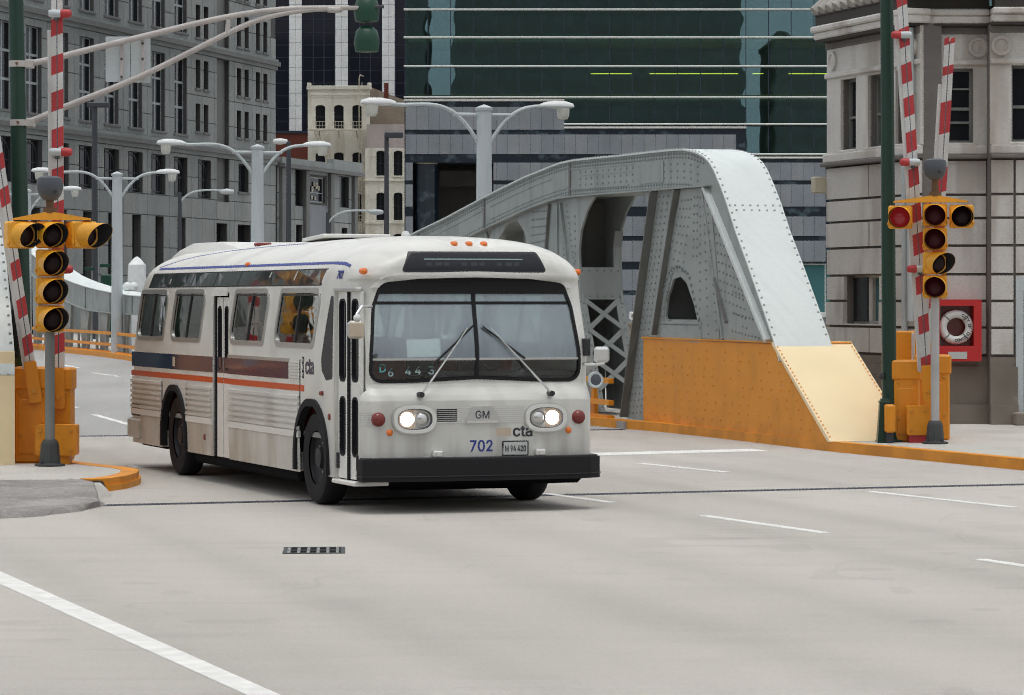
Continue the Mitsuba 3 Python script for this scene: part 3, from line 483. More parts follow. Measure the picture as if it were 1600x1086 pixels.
def sideskin(poly, t0, t1, step=0.08, right=False):
    """polygon in (y, z) laid on the near bus side, standing t0 to t1 out of the surface (t1 < t0 is inside)"""
    t = solid(MB().px(poly, 0.0, 0.01)).refine_to_length(step).to_mesh(); v, f = np.array(t.vert_properties[:, :3], float), np.array(t.tri_verts)
    v[:, 0] = (CX-hwd(v[:, 2]))-np.where(v[:, 0] < 0.005, t0, t1)
    if right: v[:, 0] = BW-v[:, 0]; f = f[:, ::-1]
    return MB().add(v, f)

bus = thing('city_bus', 'white city transit bus with lit headlights crossing the road', 'bus', BF)
outer = shell(0.0, 0.34); inner = shell(0.045, 0.55, 2.90)
if outer.volume() < 0: raise RuntimeError('shell inside out')
WIN = [(1.73, 3.33), (3.80, 5.32), (6.74, 8.27), (8.66, 10.16)]     # bottom edges of the slanted side windows
winp = [rr(a, b, 1.755, 2.375, 0.11, -0.30) for a, b in WIN]
DF, DR = (0.14, 0.90), (5.36, 6.10)
WS = Polygon([(0.13, 1.39), (0.6, 1.392), (1.295, 1.425), (1.99, 1.392), (2.46, 1.39), (2.455, 1.7), (2.40, 2.2), (2.31, 2.44), (1.9, 2.485), (1.295, 2.50), (0.69, 2.485), (0.28, 2.44), (0.19, 2.2), (0.135, 1.7)]).buffer(-0.13).buffer(0.13, quad_segs=5)
from shapely import affinity
WS = affinity.translate(affinity.scale(WS, 1.03, 1, origin=(1.295, 2)), CX-1.295+0.005, 0)
SIGN = Polygon([(0.57, 2.575), (2.02, 2.575), (1.93, 2.785), (0.66, 2.785)])
SIGN = Polygon([(0.52, 2.565), (2.18, 2.565), (2.08, 2.79), (0.62, 2.79)]).buffer(-0.03).buffer(0.03)
wedge = Polygon([(0.98, 2.30), (1.06, 2.30), (1.40, 1.62), (1.38, 1.5), (1.22, 1.40), (1.0, 1.42)]).buffer(-0.03).buffer(0.03)
cut = MB()
for p in winp+[wedge]: cut.px(p, -0.3, BW+0.3)
sh = outer-inner
for p in winp: sh = sh-solid(MB().px(p, -0.3, BW+0.3))
sh = sh-solid(MB().px(wedge, -0.3, 0.3))-solid(MB().px(sbox(DF[0], 0.2, DF[1], 2.37), -0.3, 0.12))-solid(MB().px(sbox(DR[0], 0.2, DR[1], 2.36), -0.3, 0.4))
sh = sh-solid(skin(WS, -0.2, 0.12))
FWY, RWY = 1.78, 8.05
def arch_poly(yc, r, top): return unary_union([Point(yc, 0.52).buffer(r, quad_segs=12), sbox(yc-r, 0.0, yc+r, 0.52)]).intersection(sbox(yc-r-1, 0, yc+r+1, top))
for yc in (FWY, RWY):
    for x0, x1 in ((-0.3, 0.42), (BW-0.42, BW+0.3)): sh = sh-solid(MB().px(arch_poly(yc, 0.60, 1.12), x0, x1))
part(bus, 'body', MB().add(sh), 'mat_bus', smooth=28)
part(bus, 'underbody', MB().cbox(0.55, BW-0.55, 0.7, 10.2, 0.20, 0.74, 0.05), 'mat_chassis')
for y0, y1, za in ((0.30, 1.05, 0.27), (2.5, 7.25, 0.21), (8.85, 10.25, 0.30)): part(bus, 'underbody', MB().cbox(0.06, BW-0.06, y0, y1, za, 0.735, 0.04), 'mat_chassis')
part(bus, 'axle', MB().cbox(0.3, BW-0.3, 1.72, 1.86, 0.36, 0.56, 0.03), 'mat_chassis')
part(bus, 'floor', MB().box(0.06, BW-0.06, 0.75, 10.3, 0.74, 0.80), 'mat_interior')
part(bus, 'dashboard', MB().cbox(0.75, BW-0.1, 0.22, 0.62, 0.8, 1.50, 0.05), 'mat_black')
part(bus, 'fare_box', MB().cbox(0.80, 1.05, 0.62, 0.9, 0.8, 1.75, 0.03), 'mat_black')
sw = part(bus, 'steering_wheel', MB().add(trimesh.creation.torus(0.23, 0.018, 24, 8).apply_transform(trimesh.transformations.rotation_matrix(0.5, [1, 0, 0])).apply_translation([1.85, 0.72, 1.58])), 'mat_black')
for i, y in enumerate([1.5, 2.35, 3.2, 4.05, 6.5, 7.35, 8.2, 9.0]):
    for x in (0.12, 1.52):
        if x < 1 and i in (3, 4): continue
        m = MB().cbox(x, x+0.9, y, y+0.42, 1.14, 1.24, 0.03).cbox(x, x+0.9, y+0.40, y+0.48, 1.14, 1.78, 0.03).box(x+0.1, x+0.8, y+0.15, y+0.25, 0.8, 1.14)
        part(bus, 'seat', m, 'mat_seat')
part(bus, 'driver_seat', MB().cbox(1.6, 2.1, 1.0, 1.45, 1.16, 1.28, 0.04).cbox(1.6, 2.1, 1.42, 1.54, 1.2, 2.0, 0.05), 'mat_black')
part(bus, 'grab_pole', MB().cyl((0.95, 1.15, 0.8), (0.95, 1.15, 2.85), 0.018, 8).mesh(), 'mat_chrome'); part(bus, 'grab_pole', MB().cyl((1.4, 1.6, 0.8), (1.4, 1.6, 2.85), 0.018, 8), 'mat_chrome')
# side windows: frame, divider, panes
for side in (0, 1):
    for (a, b), p in zip(WIN, winp):
        fr_p = p.buffer(0.028).difference(p.buffer(-0.03))
        k = part(bus, 'side_window', sideskin(fr_p, 0.012, -0.03, 0.3, side == 1), 'mat_alu')
        xm = (a+b)/2-0.02; part(k, 'divider', sideskin(Polygon([(xm-0.02, 1.76), (xm+0.02, 1.76), (xm-0.28, 2.37), (xm-0.32, 2.37)]), 0.004, -0.025, 0.3, side == 1), 'mat_black', smooth=False)
        part(k, 'divider', sideskin(Polygon([(a-0.25, 2.315), (b-0.27, 2.315), (b-0.278, 2.335), (a-0.258, 2.335)]), 0.004, -0.025, 0.3, side == 1), 'mat_black', smooth=False)
        if side == 0: part(k, 'rubber_seal', sideskin(Polygon([(b-0.06, 1.80), (b+0.0, 1.82), (b-0.27, 2.33), (b-0.33, 2.35)]), -0.004, -0.05, 0.3), 'mat_rubber', smooth=False)
        t = sideskin(p.buffer(0.005), -0.012, -0.013, 0.3, side == 1).mesh(); nx = t.face_normals[:, 0]*(1 if side else -1)
        part(k, 'pane', MB().add(np.array(t.vertices), np.array(t.faces)[nx > 0.5]), 'mat_glass', smooth=False)
# the standee windows above
DV = [1.33, 2.48, 3.55, 4.85, 5.96, 7.11, 8.28, 9.38]
part(bus, 'standee_band', sideskin(Polygon([(1.31, 2.615), (1.46, 2.425), (9.52, 2.425), (9.36, 2.615)]), 0.004, -0.02, 0.25), 'mat_black', smooth=False)
for y0, y1 in zip(DV[:-1], DV[1:]): part(bus, 'standee_window', sideskin(Polygon([(y0+0.025, 2.602), (y1-0.03, 2.602), (y1+0.11, 2.438), (y0+0.165, 2.438)]), 0.009, 0.0, 0.25), 'mat_standee', smooth=False)
# windshield: black gasket, four panes and bars
inn = WS.buffer(-0.024)
gas = skin(WS.buffer(0.008).difference(inn.difference(sbox(0, 2.335, 3, 2.7))), -0.012, 0.05)
ws = part(bus, 'windshield', gas, 'mat_rubber', 'black edged two part windshield')
glass = inn.intersection(sbox(0, 1.3, 3, 2.345))
for z0, z1, x0, x1 in ((1.645, 2.225, 0, CX-0.018), (1.645, 2.225, CX+0.018, 3), (1.3, 1.625, 0, CX-0.018), (1.3, 1.625, CX+0.018, 3), (2.25, 2.5, 0, CX-0.018), (2.25, 2.5, CX+0.018, 3)):
    part(ws, 'pane', skin(glass.intersection(sbox(x0, z0, x1, z1)), 0.012, 0.013, 0.08, 'outer'), 'mat_windshield' if z0 > 1.5 else 'mat_lower_glass', smooth=True)
part(ws, 'bar', skin(sbox(CX-0.02, 1.42, CX+0.02, 2.42), -0.004, 0.03), 'mat_rubber'); part(ws, 'bar', skin(glass.intersection(sbox(0, 1.623, 3, 1.647)), -0.003, 0.03), 'mat_alu')
part(ws, 'bar', skin(glass.intersection(sbox(0, 2.222, 3, 2.253)), 0.0, 0.03), 'mat_rubber')
for sx, tipx in ((0.68, 1.24), (2.16, 1.50)):
    w = part(bus, 'wiper', MB().tube([(sx, -0.03, 1.26), (sx+(tipx-sx)*0.55, front_y(sx+(tipx-sx)*0.55, 1.65)-0.06, 1.65), (tipx, front_y(tipx, 1.97)-0.05, 1.97)], [0.013, 0.009, 0.006], 8), 'mat_chrome')
    part(w, 'pivot', MB().cyl((sx, 0.06, 1.26), (sx, -0.05, 1.26), 0.03, 12), 'mat_black')
    dxx, dzz = (tipx-sx), 0.71; c = np.array([sx+dxx*0.80, 1.26+dzz*0.80]); d = np.array([dxx*0.9, dzz*0.62]); d /= np.linalg.norm(d)
    pts = [(q[0], float(front_y(q[0], q[1]))-0.022, q[1]) for q in (c-d*0.32, c-d*0.1, c+d*0.1, c+d*0.26)]
    part(w, 'blade', MB().tube(pts, 0.010, 6), 'mat_rubber')
for i, (ch, x, z, mt) in enumerate((('D', 0.255, 1.50, 'mat_teal'), ('6', 0.35, 1.455, 'mat_dim_white'), ('4', 0.54, 1.47, 'mat_dim_white'), ('4', 0.65, 1.475, 'mat_dim_white'), ('3', 0.80, 1.475, 'mat_dim_white'))):
    tm = meshkit.text_mesh(ch, 0.085, 0.004, True); vv = np.array(tm.vertices); part(bus, 'run_digit', MB().add(np.stack([vv[:, 0]+x, float(front_y(x+0.03, z))+0.006-vv[:, 2], vv[:, 1]+z], 1), tm.faces), mt, smooth=False)
# brow, destination sign
sg = part(bus, 'destination_sign', skin(SIGN, -0.006, 0.04), 'mat_black', 'dark destination sign box in the white brow')
part(sg, 'pane', skin(SIGN.buffer(-0.02), -0.010, 0.0), 'mat_window_dark', smooth=40)
part(sg, 'lamp_tube', skin(sbox(0.78, 2.70, 1.90, 2.712), -0.014, -0.008), 'mat_dim_white')
for i in range(11):
    if i in (3, 7): continue
    x = 0.80+i*0.1; part(sg, 'blind_letter', skin(rr(x, x+0.055+0.02*(i % 2), 2.635, 2.672, 0), -0.0135, -0.009), 'mat_mullion_dark')
part(bus, 'brow', skin(WS.buffer(0.075).difference(WS.buffer(0.012)).intersection(sbox(0, 2.40, 3, 2.7)), -0.03, 0.02, 0.04), 'mat_bus_white', smooth=40)
# front details
def disc_front(x, z, rx, rz, y0, y1, n=28): g = np.linspace(0, 2*np.pi, n, endpoint=False); return MB().py(Polygon([(x+rx*math.cos(t), z+rz*math.sin(t)) for t in g]), y0, y1)
FY = float(front_y(0.9, 1.0))
part(bus, 'trim_panel', skin(sbox(0.85, 0.95, 1.86, 1.13), -0.006, 0.02), 'mat_alu')
for k in range(8): part(bus, 'trim_rib', skin(sbox(0.85, 0.958+0.022*k, 1.86, 0.966+0.022*k), -0.011, 0.0), 'mat_bus_white', smooth=False)
gl = part(bus, 'grille', skin(sbox(0.86, 0.97, 1.085, 1.105), -0.014, 0.0), 'mat_black', smooth=False)
for k in range(6): part(gl, 'slat', skin(sbox(0.865, 0.982+0.021*k, 1.08, 0.989+0.021*k), -0.02, -0.013), 'mat_alu', smooth=False)
em = part(bus, 'emblem', skin(Polygon([(1.15, 0.945), (1.60, 0.945), (1.50, 1.12), (1.25, 1.12)]), -0.014, 0.0), 'mat_alu', 'silver trapezoid emblem plate')
part(em, 'bar', skin(sbox(1.19, 0.952, 1.54, 0.975), -0.026, -0.01), 'mat_chrome')
tm = meshkit.text_mesh('GM', 0.095, 0.01, True); vv = np.array(tm.vertices); part(em, 'letters', MB().add(np.stack([vv[:, 0]*0.8+1.285, FY-0.012-vv[:, 2], vv[:, 1]*0.85+1.0], 1), tm.faces), 'mat_pole_dark', smooth=False)
for s, xc, lit in ((-1, 0.61, 0), (1, 2.10, 1)):
    yb = float(front_y(xc, 1.0)); e = lambda a, b: Polygon([(xc+a*np.sign(math.cos(t))*abs(math.cos(t))**0.75, 1.0+b*np.sign(math.sin(t))*abs(math.sin(t))**0.8) for t in np.linspace(0, 2*np.pi, 40, endpoint=False)])
    hl = part(bus, 'headlight', MB().py(e(0.235, 0.15).difference(e(0.195, 0.112)), yb-0.045, yb+0.05), 'mat_bus_white', 'oval twin headlight with one lamp lit')
    part(hl, 'bezel', MB().py(e(0.25, 0.163).difference(e(0.225, 0.14)), yb-0.03, yb+0.06), 'mat_alu'); part(hl, 'inner_ring', MB().py(e(0.20, 0.117).difference(e(0.185, 0.104)), yb-0.04, yb+0.02), 'mat_bell'); part(hl, 'back_plate', MB().py(e(0.2, 0.117), yb+0.0, yb+0.03), 'mat_sticker')
    on, off = (xc-0.08, xc+0.085) if not lit else (xc+0.08, xc-0.085)
    prof = [(0, 0.035), (0.03, 0.032), (0.06, 0.02), (0.078, 0.0)]
    part(hl, 'lamp', MB().lathe(prof[::-1], (on, yb-0.005, 1.0), 'y', 20), 'mat_dim_white', smooth=60, emitter=light((2.3, 1.85, 1.6)))
    part(hl, 'lamp', MB().lathe(prof[::-1], (off, yb-0.005, 1.0), 'y', 20), 'mat_chrome', smooth=60); part(hl, 'lamp_ring', MB().lathe([(0.075, 0.0), (0.075, 0.02), (0.085, 0.02), (0.085, 0.0)], (off, yb-0.005, 1.0), 'y', 20), 'mat_alu')
for s, xc in ((0, 0.215), (1, 2.49)):
    yb = float(front_y(xc, 1.0)); part(bus, 'turn_signal', MB().lathe([(0.075, -0.06), (0.075, 0.02), (0.062, 0.045), (0.03, 0.058), (0.0, 0.06)], (xc, yb, 1.0), 'y', 20), 'mat_redlens', 'round dark red signal lamp', smooth=50)
    x2 = 0.34 if not s else 2.37; yb = float(front_y(x2, 0.86)); part(bus, 'marker_lamp', MB().lathe([(0.035, -0.02), (0.035, 0.012), (0.02, 0.022), (0.0, 0.025)], (x2, yb, 0.86), 'y', 14), 'mat_amber', smooth=50)
lv = part(bus, 'side_louvre', skin(sbox(0.03, 0.93, 0.16, 1.07), -0.006, 0.01, 0.03), 'mat_alu')
for k in range(7): part(lv, 'slat', skin(sbox(0.03, 0.942+0.018*k, 0.145, 0.948+0.018*k), -0.012, -0.004, 0.03), 'mat_bus_white', smooth=False)
for x in (1.18, 1.35, 1.52):
    zc = 2.87; part(bus, 'clearance_lamp', MB().lathe([(0.034, -0.05), (0.034, 0.03), (0.02, 0.05), (0, 0.055)], (x, float(front_y(x, zc)), zc), 'y', 12), 'mat_amber', smooth=50)
for x in (0.115, BW-0.06):
    zc = 2.575; part(bus, 'clearance_lamp', MB().lathe([(0.034, -0.05), (0.034, 0.05), (0.02, 0.065), (0, 0.07)], (x, float(front_y(x, zc))-0.02 if x > 1 else 0.24, zc), 'y', 12), 'mat_amber', smooth=50)
part(bus, 'marker_lamp', MB().lathe([(0.03, -0.03), (0.03, 0.02), (0.0, 0.035)], (CX-float(hwd(2.68)), 4.82, 2.69), 'y', 10).cbox(CX-1.23, CX-1.17, 4.77, 4.87, 2.66, 2.71).mesh(), 'mat_amber')
def front_text(s, h, x, z, mt, name, w=None, y=None, label=None):
    tm = meshkit.text_mesh(s, h, 0.004, True); vv = np.array(tm.vertices)-np.array([tm.bounds[0, 0], 0, 0]); k = 1.0 if w is None else w/(tm.bounds[1, 0]-tm.bounds[0, 0])
    xs = vv[:, 0]*k+x; return part(bus, name, MB().add(np.stack([xs, front_y(xs, vv[:, 1]+z)-0.003-vv[:, 2] if y is None else np.full(len(xs), y)-vv[:, 2], vv[:, 1]+z], 1), tm.faces), mt, label, smooth=False)
front_text('702', 0.115, 1.235, 0.650, 'mat_blue', 'fleet_number', 0.255, label='blue fleet number 702 on the front')
front_text('cta', 0.115, 1.725, 0.805, 'mat_ink', 'lettering', 0.225, label='dark blue cta lettering on the front'); part(bus, 'sticker', skin(sbox(1.54, 0.81, 1.705, 0.895), -0.004, 0.01), 'mat_sticker', smooth=False)
lp = part(bus, 'license_plate', skin(rr(1.605, 1.895, 0.60, 0.75, 0.012), -0.014, 0.0), 'mat_plate', 'grey licence plate'); front_text('M 94 420', 0.062, 1.63, 0.642, 'mat_ink', 'license_plate__letters', 0.24, float(front_y(1.7, 0.68))-0.014)
part(lp, 'rim', skin(rr(1.60, 1.90, 0.595, 0.755, 0.012).difference(sbox(1.613, 0.607, 1.887, 0.743)), -0.018, 0.0), 'mat_black')
for x in (0.80, 1.97): part(bus, 'bumper_bracket', MB().cbox(x, x+0.12, -0.05, 0.1, 0.59, 0.66, 0.012).cyl((x+0.06, -0.06, 0.625), (x+0.06, 0, 0.625), 0.022, 10).mesh(), 'mat_chrome')
bp = Polygon([(0.03, 0.16), (0.03, -0.04), (0.12, -0.09), (0.6, -0.165), (1.35, -0.19), (2.10, -0.165), (2.58, -0.09), (2.72, 0.02), (2.74, 0.30), (2.62, 0.32), (2.58, 0.14), (1.35, 0.0), (0.12, 0.12)])
bm = part(bus, 'front_bumper', MB().pz(bp.buffer(0.015), 0.345, 0.575), 'mat_rubber', 'heavy black front bumper'); part(bm, 'lip', MB().pz(bp.buffer(0.028), 0.395, 0.405), 'mat_black'); part(bm, 'top_strip', MB().pz(bp.buffer(-0.01), 0.575, 0.592), 'mat_black')
for x in (0.62, 2.0): part(bm, 'seam', MB().box(x, x+0.012, -0.18, -0.10, 0.35, 0.577), 'mat_chassis')
# mirrors
mr = part(bus, 'mirror', MB().cbox(-0.16, 0.02, -0.12, -0.02, 1.86, 2.05, 0.035), 'mat_alu', 'square chrome mirror beside the front door'); part(mr, 'arm', MB().tube([(0.16, 0.08, 2.20), (0.02, -0.02, 2.20), (-0.05, -0.06, 2.12), (-0.05, -0.07, 2.04)], 0.016, 8), 'mat_chrome'); part(mr, 'cap', MB().add(trimesh.creation.icosphere(2, 0.04)).map(lambda v: v+np.array([-0.05, -0.07, 2.08])), 'mat_lamp_white'); part(mr, 'back_cup', MB().cbox(-0.15, 0.01, -0.135, -0.11, 1.875, 2.035, 0.012), 'mat_sticker')
mr = part(bus, 'mirror', MB().cbox(2.68, 2.86, 0.02, 0.10, 1.585, 1.76, 0.03), 'mat_chrome', 'chrome mirror on the driver side'); part(mr, 'arm', MB().tube([(2.60, 0.16, 1.57), (2.70, 0.05, 1.565), (2.80, 0.06, 1.58)], 0.018, 8), 'mat_chrome'); part(mr, 'convex_mirror', MB().lathe([(0.06, 0.012), (0.085, 0.02), (0.092, 0.0), (0.085, -0.02), (0.0, -0.025)][::-1], (2.70, 0.06, 1.40), 'y', 18), 'mat_lamp_grey', smooth=50); part(mr, 'mirror_face', MB().lathe([(0.066, 0.012), (0.0, 0.02)], (2.70, 0.06, 1.40), 'y', 18), 'mat_bell', smooth=50); part(mr, 'bracket', MB().cbox(2.60, 2.67, 0.12, 0.22, 1.66, 1.85, 0.01), 'mat_black')
# front door leaves
part(bus, 'door_recess', MB().box(0.10, 0.118, DF[0]+0.12, DF[1]+0.02, 0.36, 2.37), 'mat_chassis')
part(bus, 'step', MB().cbox(-0.03, 0.36, DF[0]-0.03, DF[1]+0.03, 0.29, 0.335, 0.01), 'mat_bus_white')
for y0, y1 in ((0.165, 0.50), (0.555, 0.885)):
    leaf = rr(y0, y1, 0.35, 2.36, 0.01); ym = (y0+y1)/2; hws = 0.105
    up, dn = rr(ym-hws, ym+hws, 1.40, 2.27, 0.07), rr(ym-hws*0.9, ym+hws*0.9, 0.60, 1.22, 0.07)
    xo = 0.055 if y0 < 0.3 else 0.035
    d = part(bus, 'front_door', MB().px(leaf.difference(up).difference(dn), xo, xo+0.04), 'mat_bus_white', smooth=False)
    part(d, 'seal', MB().px(up.buffer(0.012).difference(up.buffer(-0.012)), xo-0.008, xo+0.02).px(dn.buffer(0.012).difference(dn.buffer(-0.012)), xo-0.008, xo+0.02).mesh(), 'mat_rubber', smooth=False, kind='stuff')
    part(d, 'glass', MB().px(up, xo+0.02, xo+0.024), 'mat_window_dark', smooth=False); part(d, 'glass', MB().px(dn, xo+0.02, xo+0.024), 'mat_window_dark', smooth=False)
    part(d, 'hinge', MB().cbox(xo-0.03, xo, y0+0.01 if y0 < 0.3 else y1-0.05, y0+0.05 if y0 < 0.3 else y1-0.01, 0.45, 0.62, 0.005), 'mat_black')
part(bus, 'door_seal', MB().box(0.03, 0.075, 0.505, 0.55, 0.35, 2.36), 'mat_rubber'); part(bus, 'door_head', MB().cbox(-0.005, 0.07, DF[0], DF[1]+0.05, 2.355, 2.40, 0.008), 'mat_alu')
part(bus, 'door_post', MB().cbox(-0.004, 0.06, 0.905, 0.94, 0.34, 2.36, 0.008), 'mat_alu'); part(bus, 'quarter_window', sideskin(wedge.buffer(0.012), 0.004, -0.02, 0.1), 'mat_black', smooth=False)
# rear door
for y0, y1 in ((5.40, 5.71), (5.74, 6.02)):
    ym = (y0+y1)/2; up = rr(ym-0.075, ym+0.075, 1.42, 2.18, 0.06)
    d = part(bus, 'rear_door', MB().px(rr(y0, y1, 0.34, 2.30, 0.01).difference(up), 0.035, 0.075), 'mat_bus_white', smooth=False); part(d, 'glass', MB().px(up, 0.05, 0.055), 'mat_window_dark', smooth=False)
    part(d, 'seal', MB().px(up.buffer(0.014).difference(up.buffer(-0.01)), 0.027, 0.05), 'mat_rubber', smooth=False)
    part(d, 'stripe', MB().px(sbox(y0, 1.37, y1, 1.565), 0.031, 0.036).mesh(), 'mat_navy', smooth=False); part(d, 'stripe', MB().px(sbox(y0, 1.245, y1, 1.315), 0.031, 0.036).mesh(), 'mat_red', smooth=False)
part(bus, 'door_seal', MB().box(0.02, 0.06, 6.03, 6.10, 0.34, 2.33), 'mat_rubber'); part(bus, 'door_recess', MB().box(0.10, 0.12, 5.36, 6.10, 0.36, 2.33), 'mat_chassis'); part(bus, 'door_lamp_box', sideskin(sbox(5.42, 2.315, 6.08, 2.395), 0.03, 0.0, 0.2), 'mat_bus_white', smooth=False)
# stripes, side panels
for y0, y1 in ((2.72, 5.35), (6.11, 10.42)): part(bus, 'blue_band', sideskin(sbox(y0, 1.37, y1, 1.565), 0.006, -0.002, 0.4), 'mat_navy', 'glossy dark blue band along the side', smooth=False)
part(bus, 'ad_frame', sideskin(sbox(2.66, 1.57, 5.34, 1.605), 0.018, -0.002, 0.4), 'mat_alu', smooth=False)
for y0, y1 in ((2.08, 5.35), (6.11, 10.45)): part(bus, 'red_stripe', sideskin(sbox(y0, 1.245, y1, 1.315), 0.006, -0.002, 0.4), 'mat_red', 'orange red stripe along the side', smooth=False)
for y in (3.9, 8.0): part(bus, 'sticker', sideskin(sbox(y, 1.41, y+0.12, 1.53), 0.009, 0.004, 0.4), 'mat_navy' if y < 5 else 'mat_sticker', smooth=False)
part(bus, 'blue_line', sideskin(Polygon([(0.56, 2.625), (0.8, 2.645), (1.2, 2.66), (9.25, 2.66), (9.2, 2.69), (1.2, 2.69), (0.8, 2.68), (0.56, 2.65)]), 0.005, -0.002, 0.2), 'mat_blue', 'blue line along the roof edge', smooth=False)
ya = np.linspace(4.4, 9.3, 14); zr_ = np.interp(ya, [4.4, 5.5, 7, 8.3, 9.3], [2.945, 2.935, 2.90, 2.83, 2.70]); part(bus, 'blue_line', sideskin(Polygon([(a, b) for a, b in zip(ya, zr_)]+[(a, b-0.014) for a, b in zip(ya[::-1], zr_[::-1])]), 0.005, -0.01, 0.1), 'mat_blue', smooth=False)
fl = [(2.26, 5.34), (6.12, 7.38), (8.72, 10.4)]
for y0, y1 in fl:
    fp = part(bus, 'fluted_panel', sideskin(sbox(y0, 0.80, y1, 1.225), 0.008, -0.002, 0.4), 'mat_flute', smooth=False)
    for k in range(6): part(fp, 'flute', sideskin(sbox(y0, 0.812+0.068*k, y1, 0.850+0.068*k), 0.032, 0.006, 0.4), 'mat_bus', smooth=False)
    part(bus, 'rub_rail', MB().px(sbox(y0, 0.725, y1, 0.80), -0.025, 0.01), 'mat_bus_white', smooth=False)
    part(bus, 'skirt_panel', sideskin(sbox(y0+0.01, 0.335, y1-0.01, 0.72), 0.006, -0.002, 0.4), 'mat_bus', smooth=False)
vt = part(bus, 'side_vent', sideskin(sbox(2.27, 1.36, 2.66, 1.58), 0.008, 0.0, 0.4), 'mat_bus_white', smooth=False)
for k in range(6): part(vt, 'slat', sideskin(sbox(2.30, 1.375+0.035*k, 2.63, 1.385+0.035*k), 0.016, 0.006, 0.4), 'mat_alu', smooth=False)
for y in (2.235, 7.42, 8.70): part(bus, 'panel_seam', sideskin(sbox(y, 0.34 if y > 3 else 0.8, y+0.018, 1.60 if y < 3 else 1.2), 0.007, -0.002, 0.4), 'mat_rubber', smooth=False)
part(bus, 'panel_seam', sideskin(sbox(2.26, 0.722, 5.34, 0.73), 0.012, 0.0, 0.4), 'mat_rubber', smooth=False)
def side_text(s, h, y, z, mt, name, up=False):
    tm = meshkit.text_mesh(s, h, 0.004, True); vv = np.array(tm.vertices); vv[:, 0] -= tm.bounds[0, 0]
    yy, z_ = (y-vv[:, 0], z+vv[:, 1]) if not up else (y-vv[:, 1], z+vv[:, 0])
    f = np.array(tm.faces)
    return part(bus, name, MB().add(np.stack([CX-hwd(z_)-0.004-vv[:, 2], yy, z_], 1), f), mt, smooth=False)
side_text('702', 0.085, 0.90, 2.50, 'mat_blue', 'fleet_number'); side_text('cta', 0.17, 2.02, 1.45, 'mat_navy', 'lettering'); side_text('transit', 0.06, 2.14, 1.39, 'mat_ink', 'lettering', True)
part(bus, 'marker_lamp', MB().cbox(-0.03, 0.01, 1.33, 1.42, 1.22, 1.27, 0.01), 'mat_redlens'); part(bus, 'marker_lamp', MB().cbox(-0.02, 0.01, 1.06, 1.12, 0.96, 1.03, 0.01), 'mat_redlens'); part(bus, 'marker_lamp', MB().cbox(-0.02, 0.01, 6.45, 6.5, 0.52, 0.6, 0.01), 'mat_redlens')
part(bus, 'rear_bumper', MB().cbox(0.0, BW, 10.35, 10.72, 0.42, 0.66, 0.03), 'mat_rubber'); part(bus, 'engine_door', sideskin(sbox(9.95, 0.70, 10.42, 0.86), 0.012, 0.0, 0.4), 'mat_black', smooth=False); part(bus, 'bumper_corner', MB().cbox(-0.03, 0.1, 9.9, 10.6, 0.40, 0.66, 0.02), 'mat_bus')
# wheels
for yc in (FWY, RWY):
    for s in (0, 1):
        if True:
            ap = arch_poly(yc, 0.66, 1.17).difference(arch_poly(yc, 0.585, 1.09)).difference(sbox(yc-1, 0, yc+1, 0.36))
            part(bus, 'wheel_arch', MB().px(ap, -0.035 if not s else BW-0.05, 0.05 if not s else BW+0.035), 'mat_rubber', smooth=False)
        xc = 0.17 if not s else BW-0.17; wd = 0.28; k = -1 if not s else 1
        prof = [(0.30, -wd/2+0.02), (0.40, -wd/2), (0.485, -wd/2+0.01), (0.515, -wd/2+0.045), (0.522, -0.05), (0.522, 0.05), (0.515, wd/2-0.045), (0.485, wd/2-0.01), (0.40, wd/2), (0.30, wd/2-0.02)]
        w = part(bus, 'wheel', MB().lathe(prof, (xc, yc, 0.52), 'x', 36), 'mat_rubber', smooth=40)
        part(w, 'rim', MB().lathe([(0.305, k*0.10), (0.30, k*0.06), (0.20, k*0.02), (0.12, k*0.03), (0.11, k*0.10), (0.0, k*0.12)] if k > 0 else [(0.0, k*0.12), (0.11, k*0.10), (0.12, k*0.03), (0.20, k*0.02), (0.30, k*0.06), (0.305, k*0.10)], (xc, yc, 0.52), 'x', 28), 'mat_black', smooth=40)
        for a in range(8): part(w, 'wheel_nut', MB().cyl((xc+k*0.02, yc+0.16*math.cos(a*0.785), 0.52+0.16*math.sin(a*0.785)), (xc+k*0.05, yc+0.16*math.cos(a*0.785), 0.52+0.16*math.sin(a*0.785)), 0.018, 6), 'mat_pole_grey')
# roof
part(bus, 'air_conditioner', MB().add(m3.Manifold.hull_points(np.array([(x, y, z) for x, y, z in [(0.35, 9.85, 2.45), (2.24, 9.85, 2.45), (0.33, 6.9, 2.5), (2.26, 6.9, 2.5), (0.42, 9.86, 2.84), (2.17, 9.86, 2.84), (0.50, 9.75, 2.93), (2.10, 9.75, 2.93), (0.6, 6.9, 2.90), (2.0, 6.9, 2.90), (0.55, 9.2, 3.02), (2.10, 9.2, 3.02), (0.6, 8.0, 3.02), (2.0, 8.0, 3.02)]]))), 'mat_bus_white', smooth=45)
part(bus, 'roof_hatch', MB().cbox(0.85, 1.7, 4.2, 5.1, 2.97, 3.015, 0.012).map(lambda v: v+np.array([0, 0, 0.0])+np.stack([0*v[:, 0], 0*v[:, 0], (5.1-v[:, 1])*0.045], 1)), 'mat_bus_white')
part(bus, 'roof_beacon', MB().lathe([(0.05, 0), (0.05, 0.05), (0.03, 0.085), (0, 0.09)], (1.36, 2.6, 2.97), 'z', 14), 'mat_lamp_white', smooth=50)
part(bus, 'roof_marker', MB().cbox(0.7, 0.9, 6.6, 6.75, 2.94, 2.99, 0.015), 'mat_redlens')
part(bus, 'rear_window', MB().box(0.3, 2.3, 10.3, 10.31, 1.7, 2.1), 'mat_window_dark')
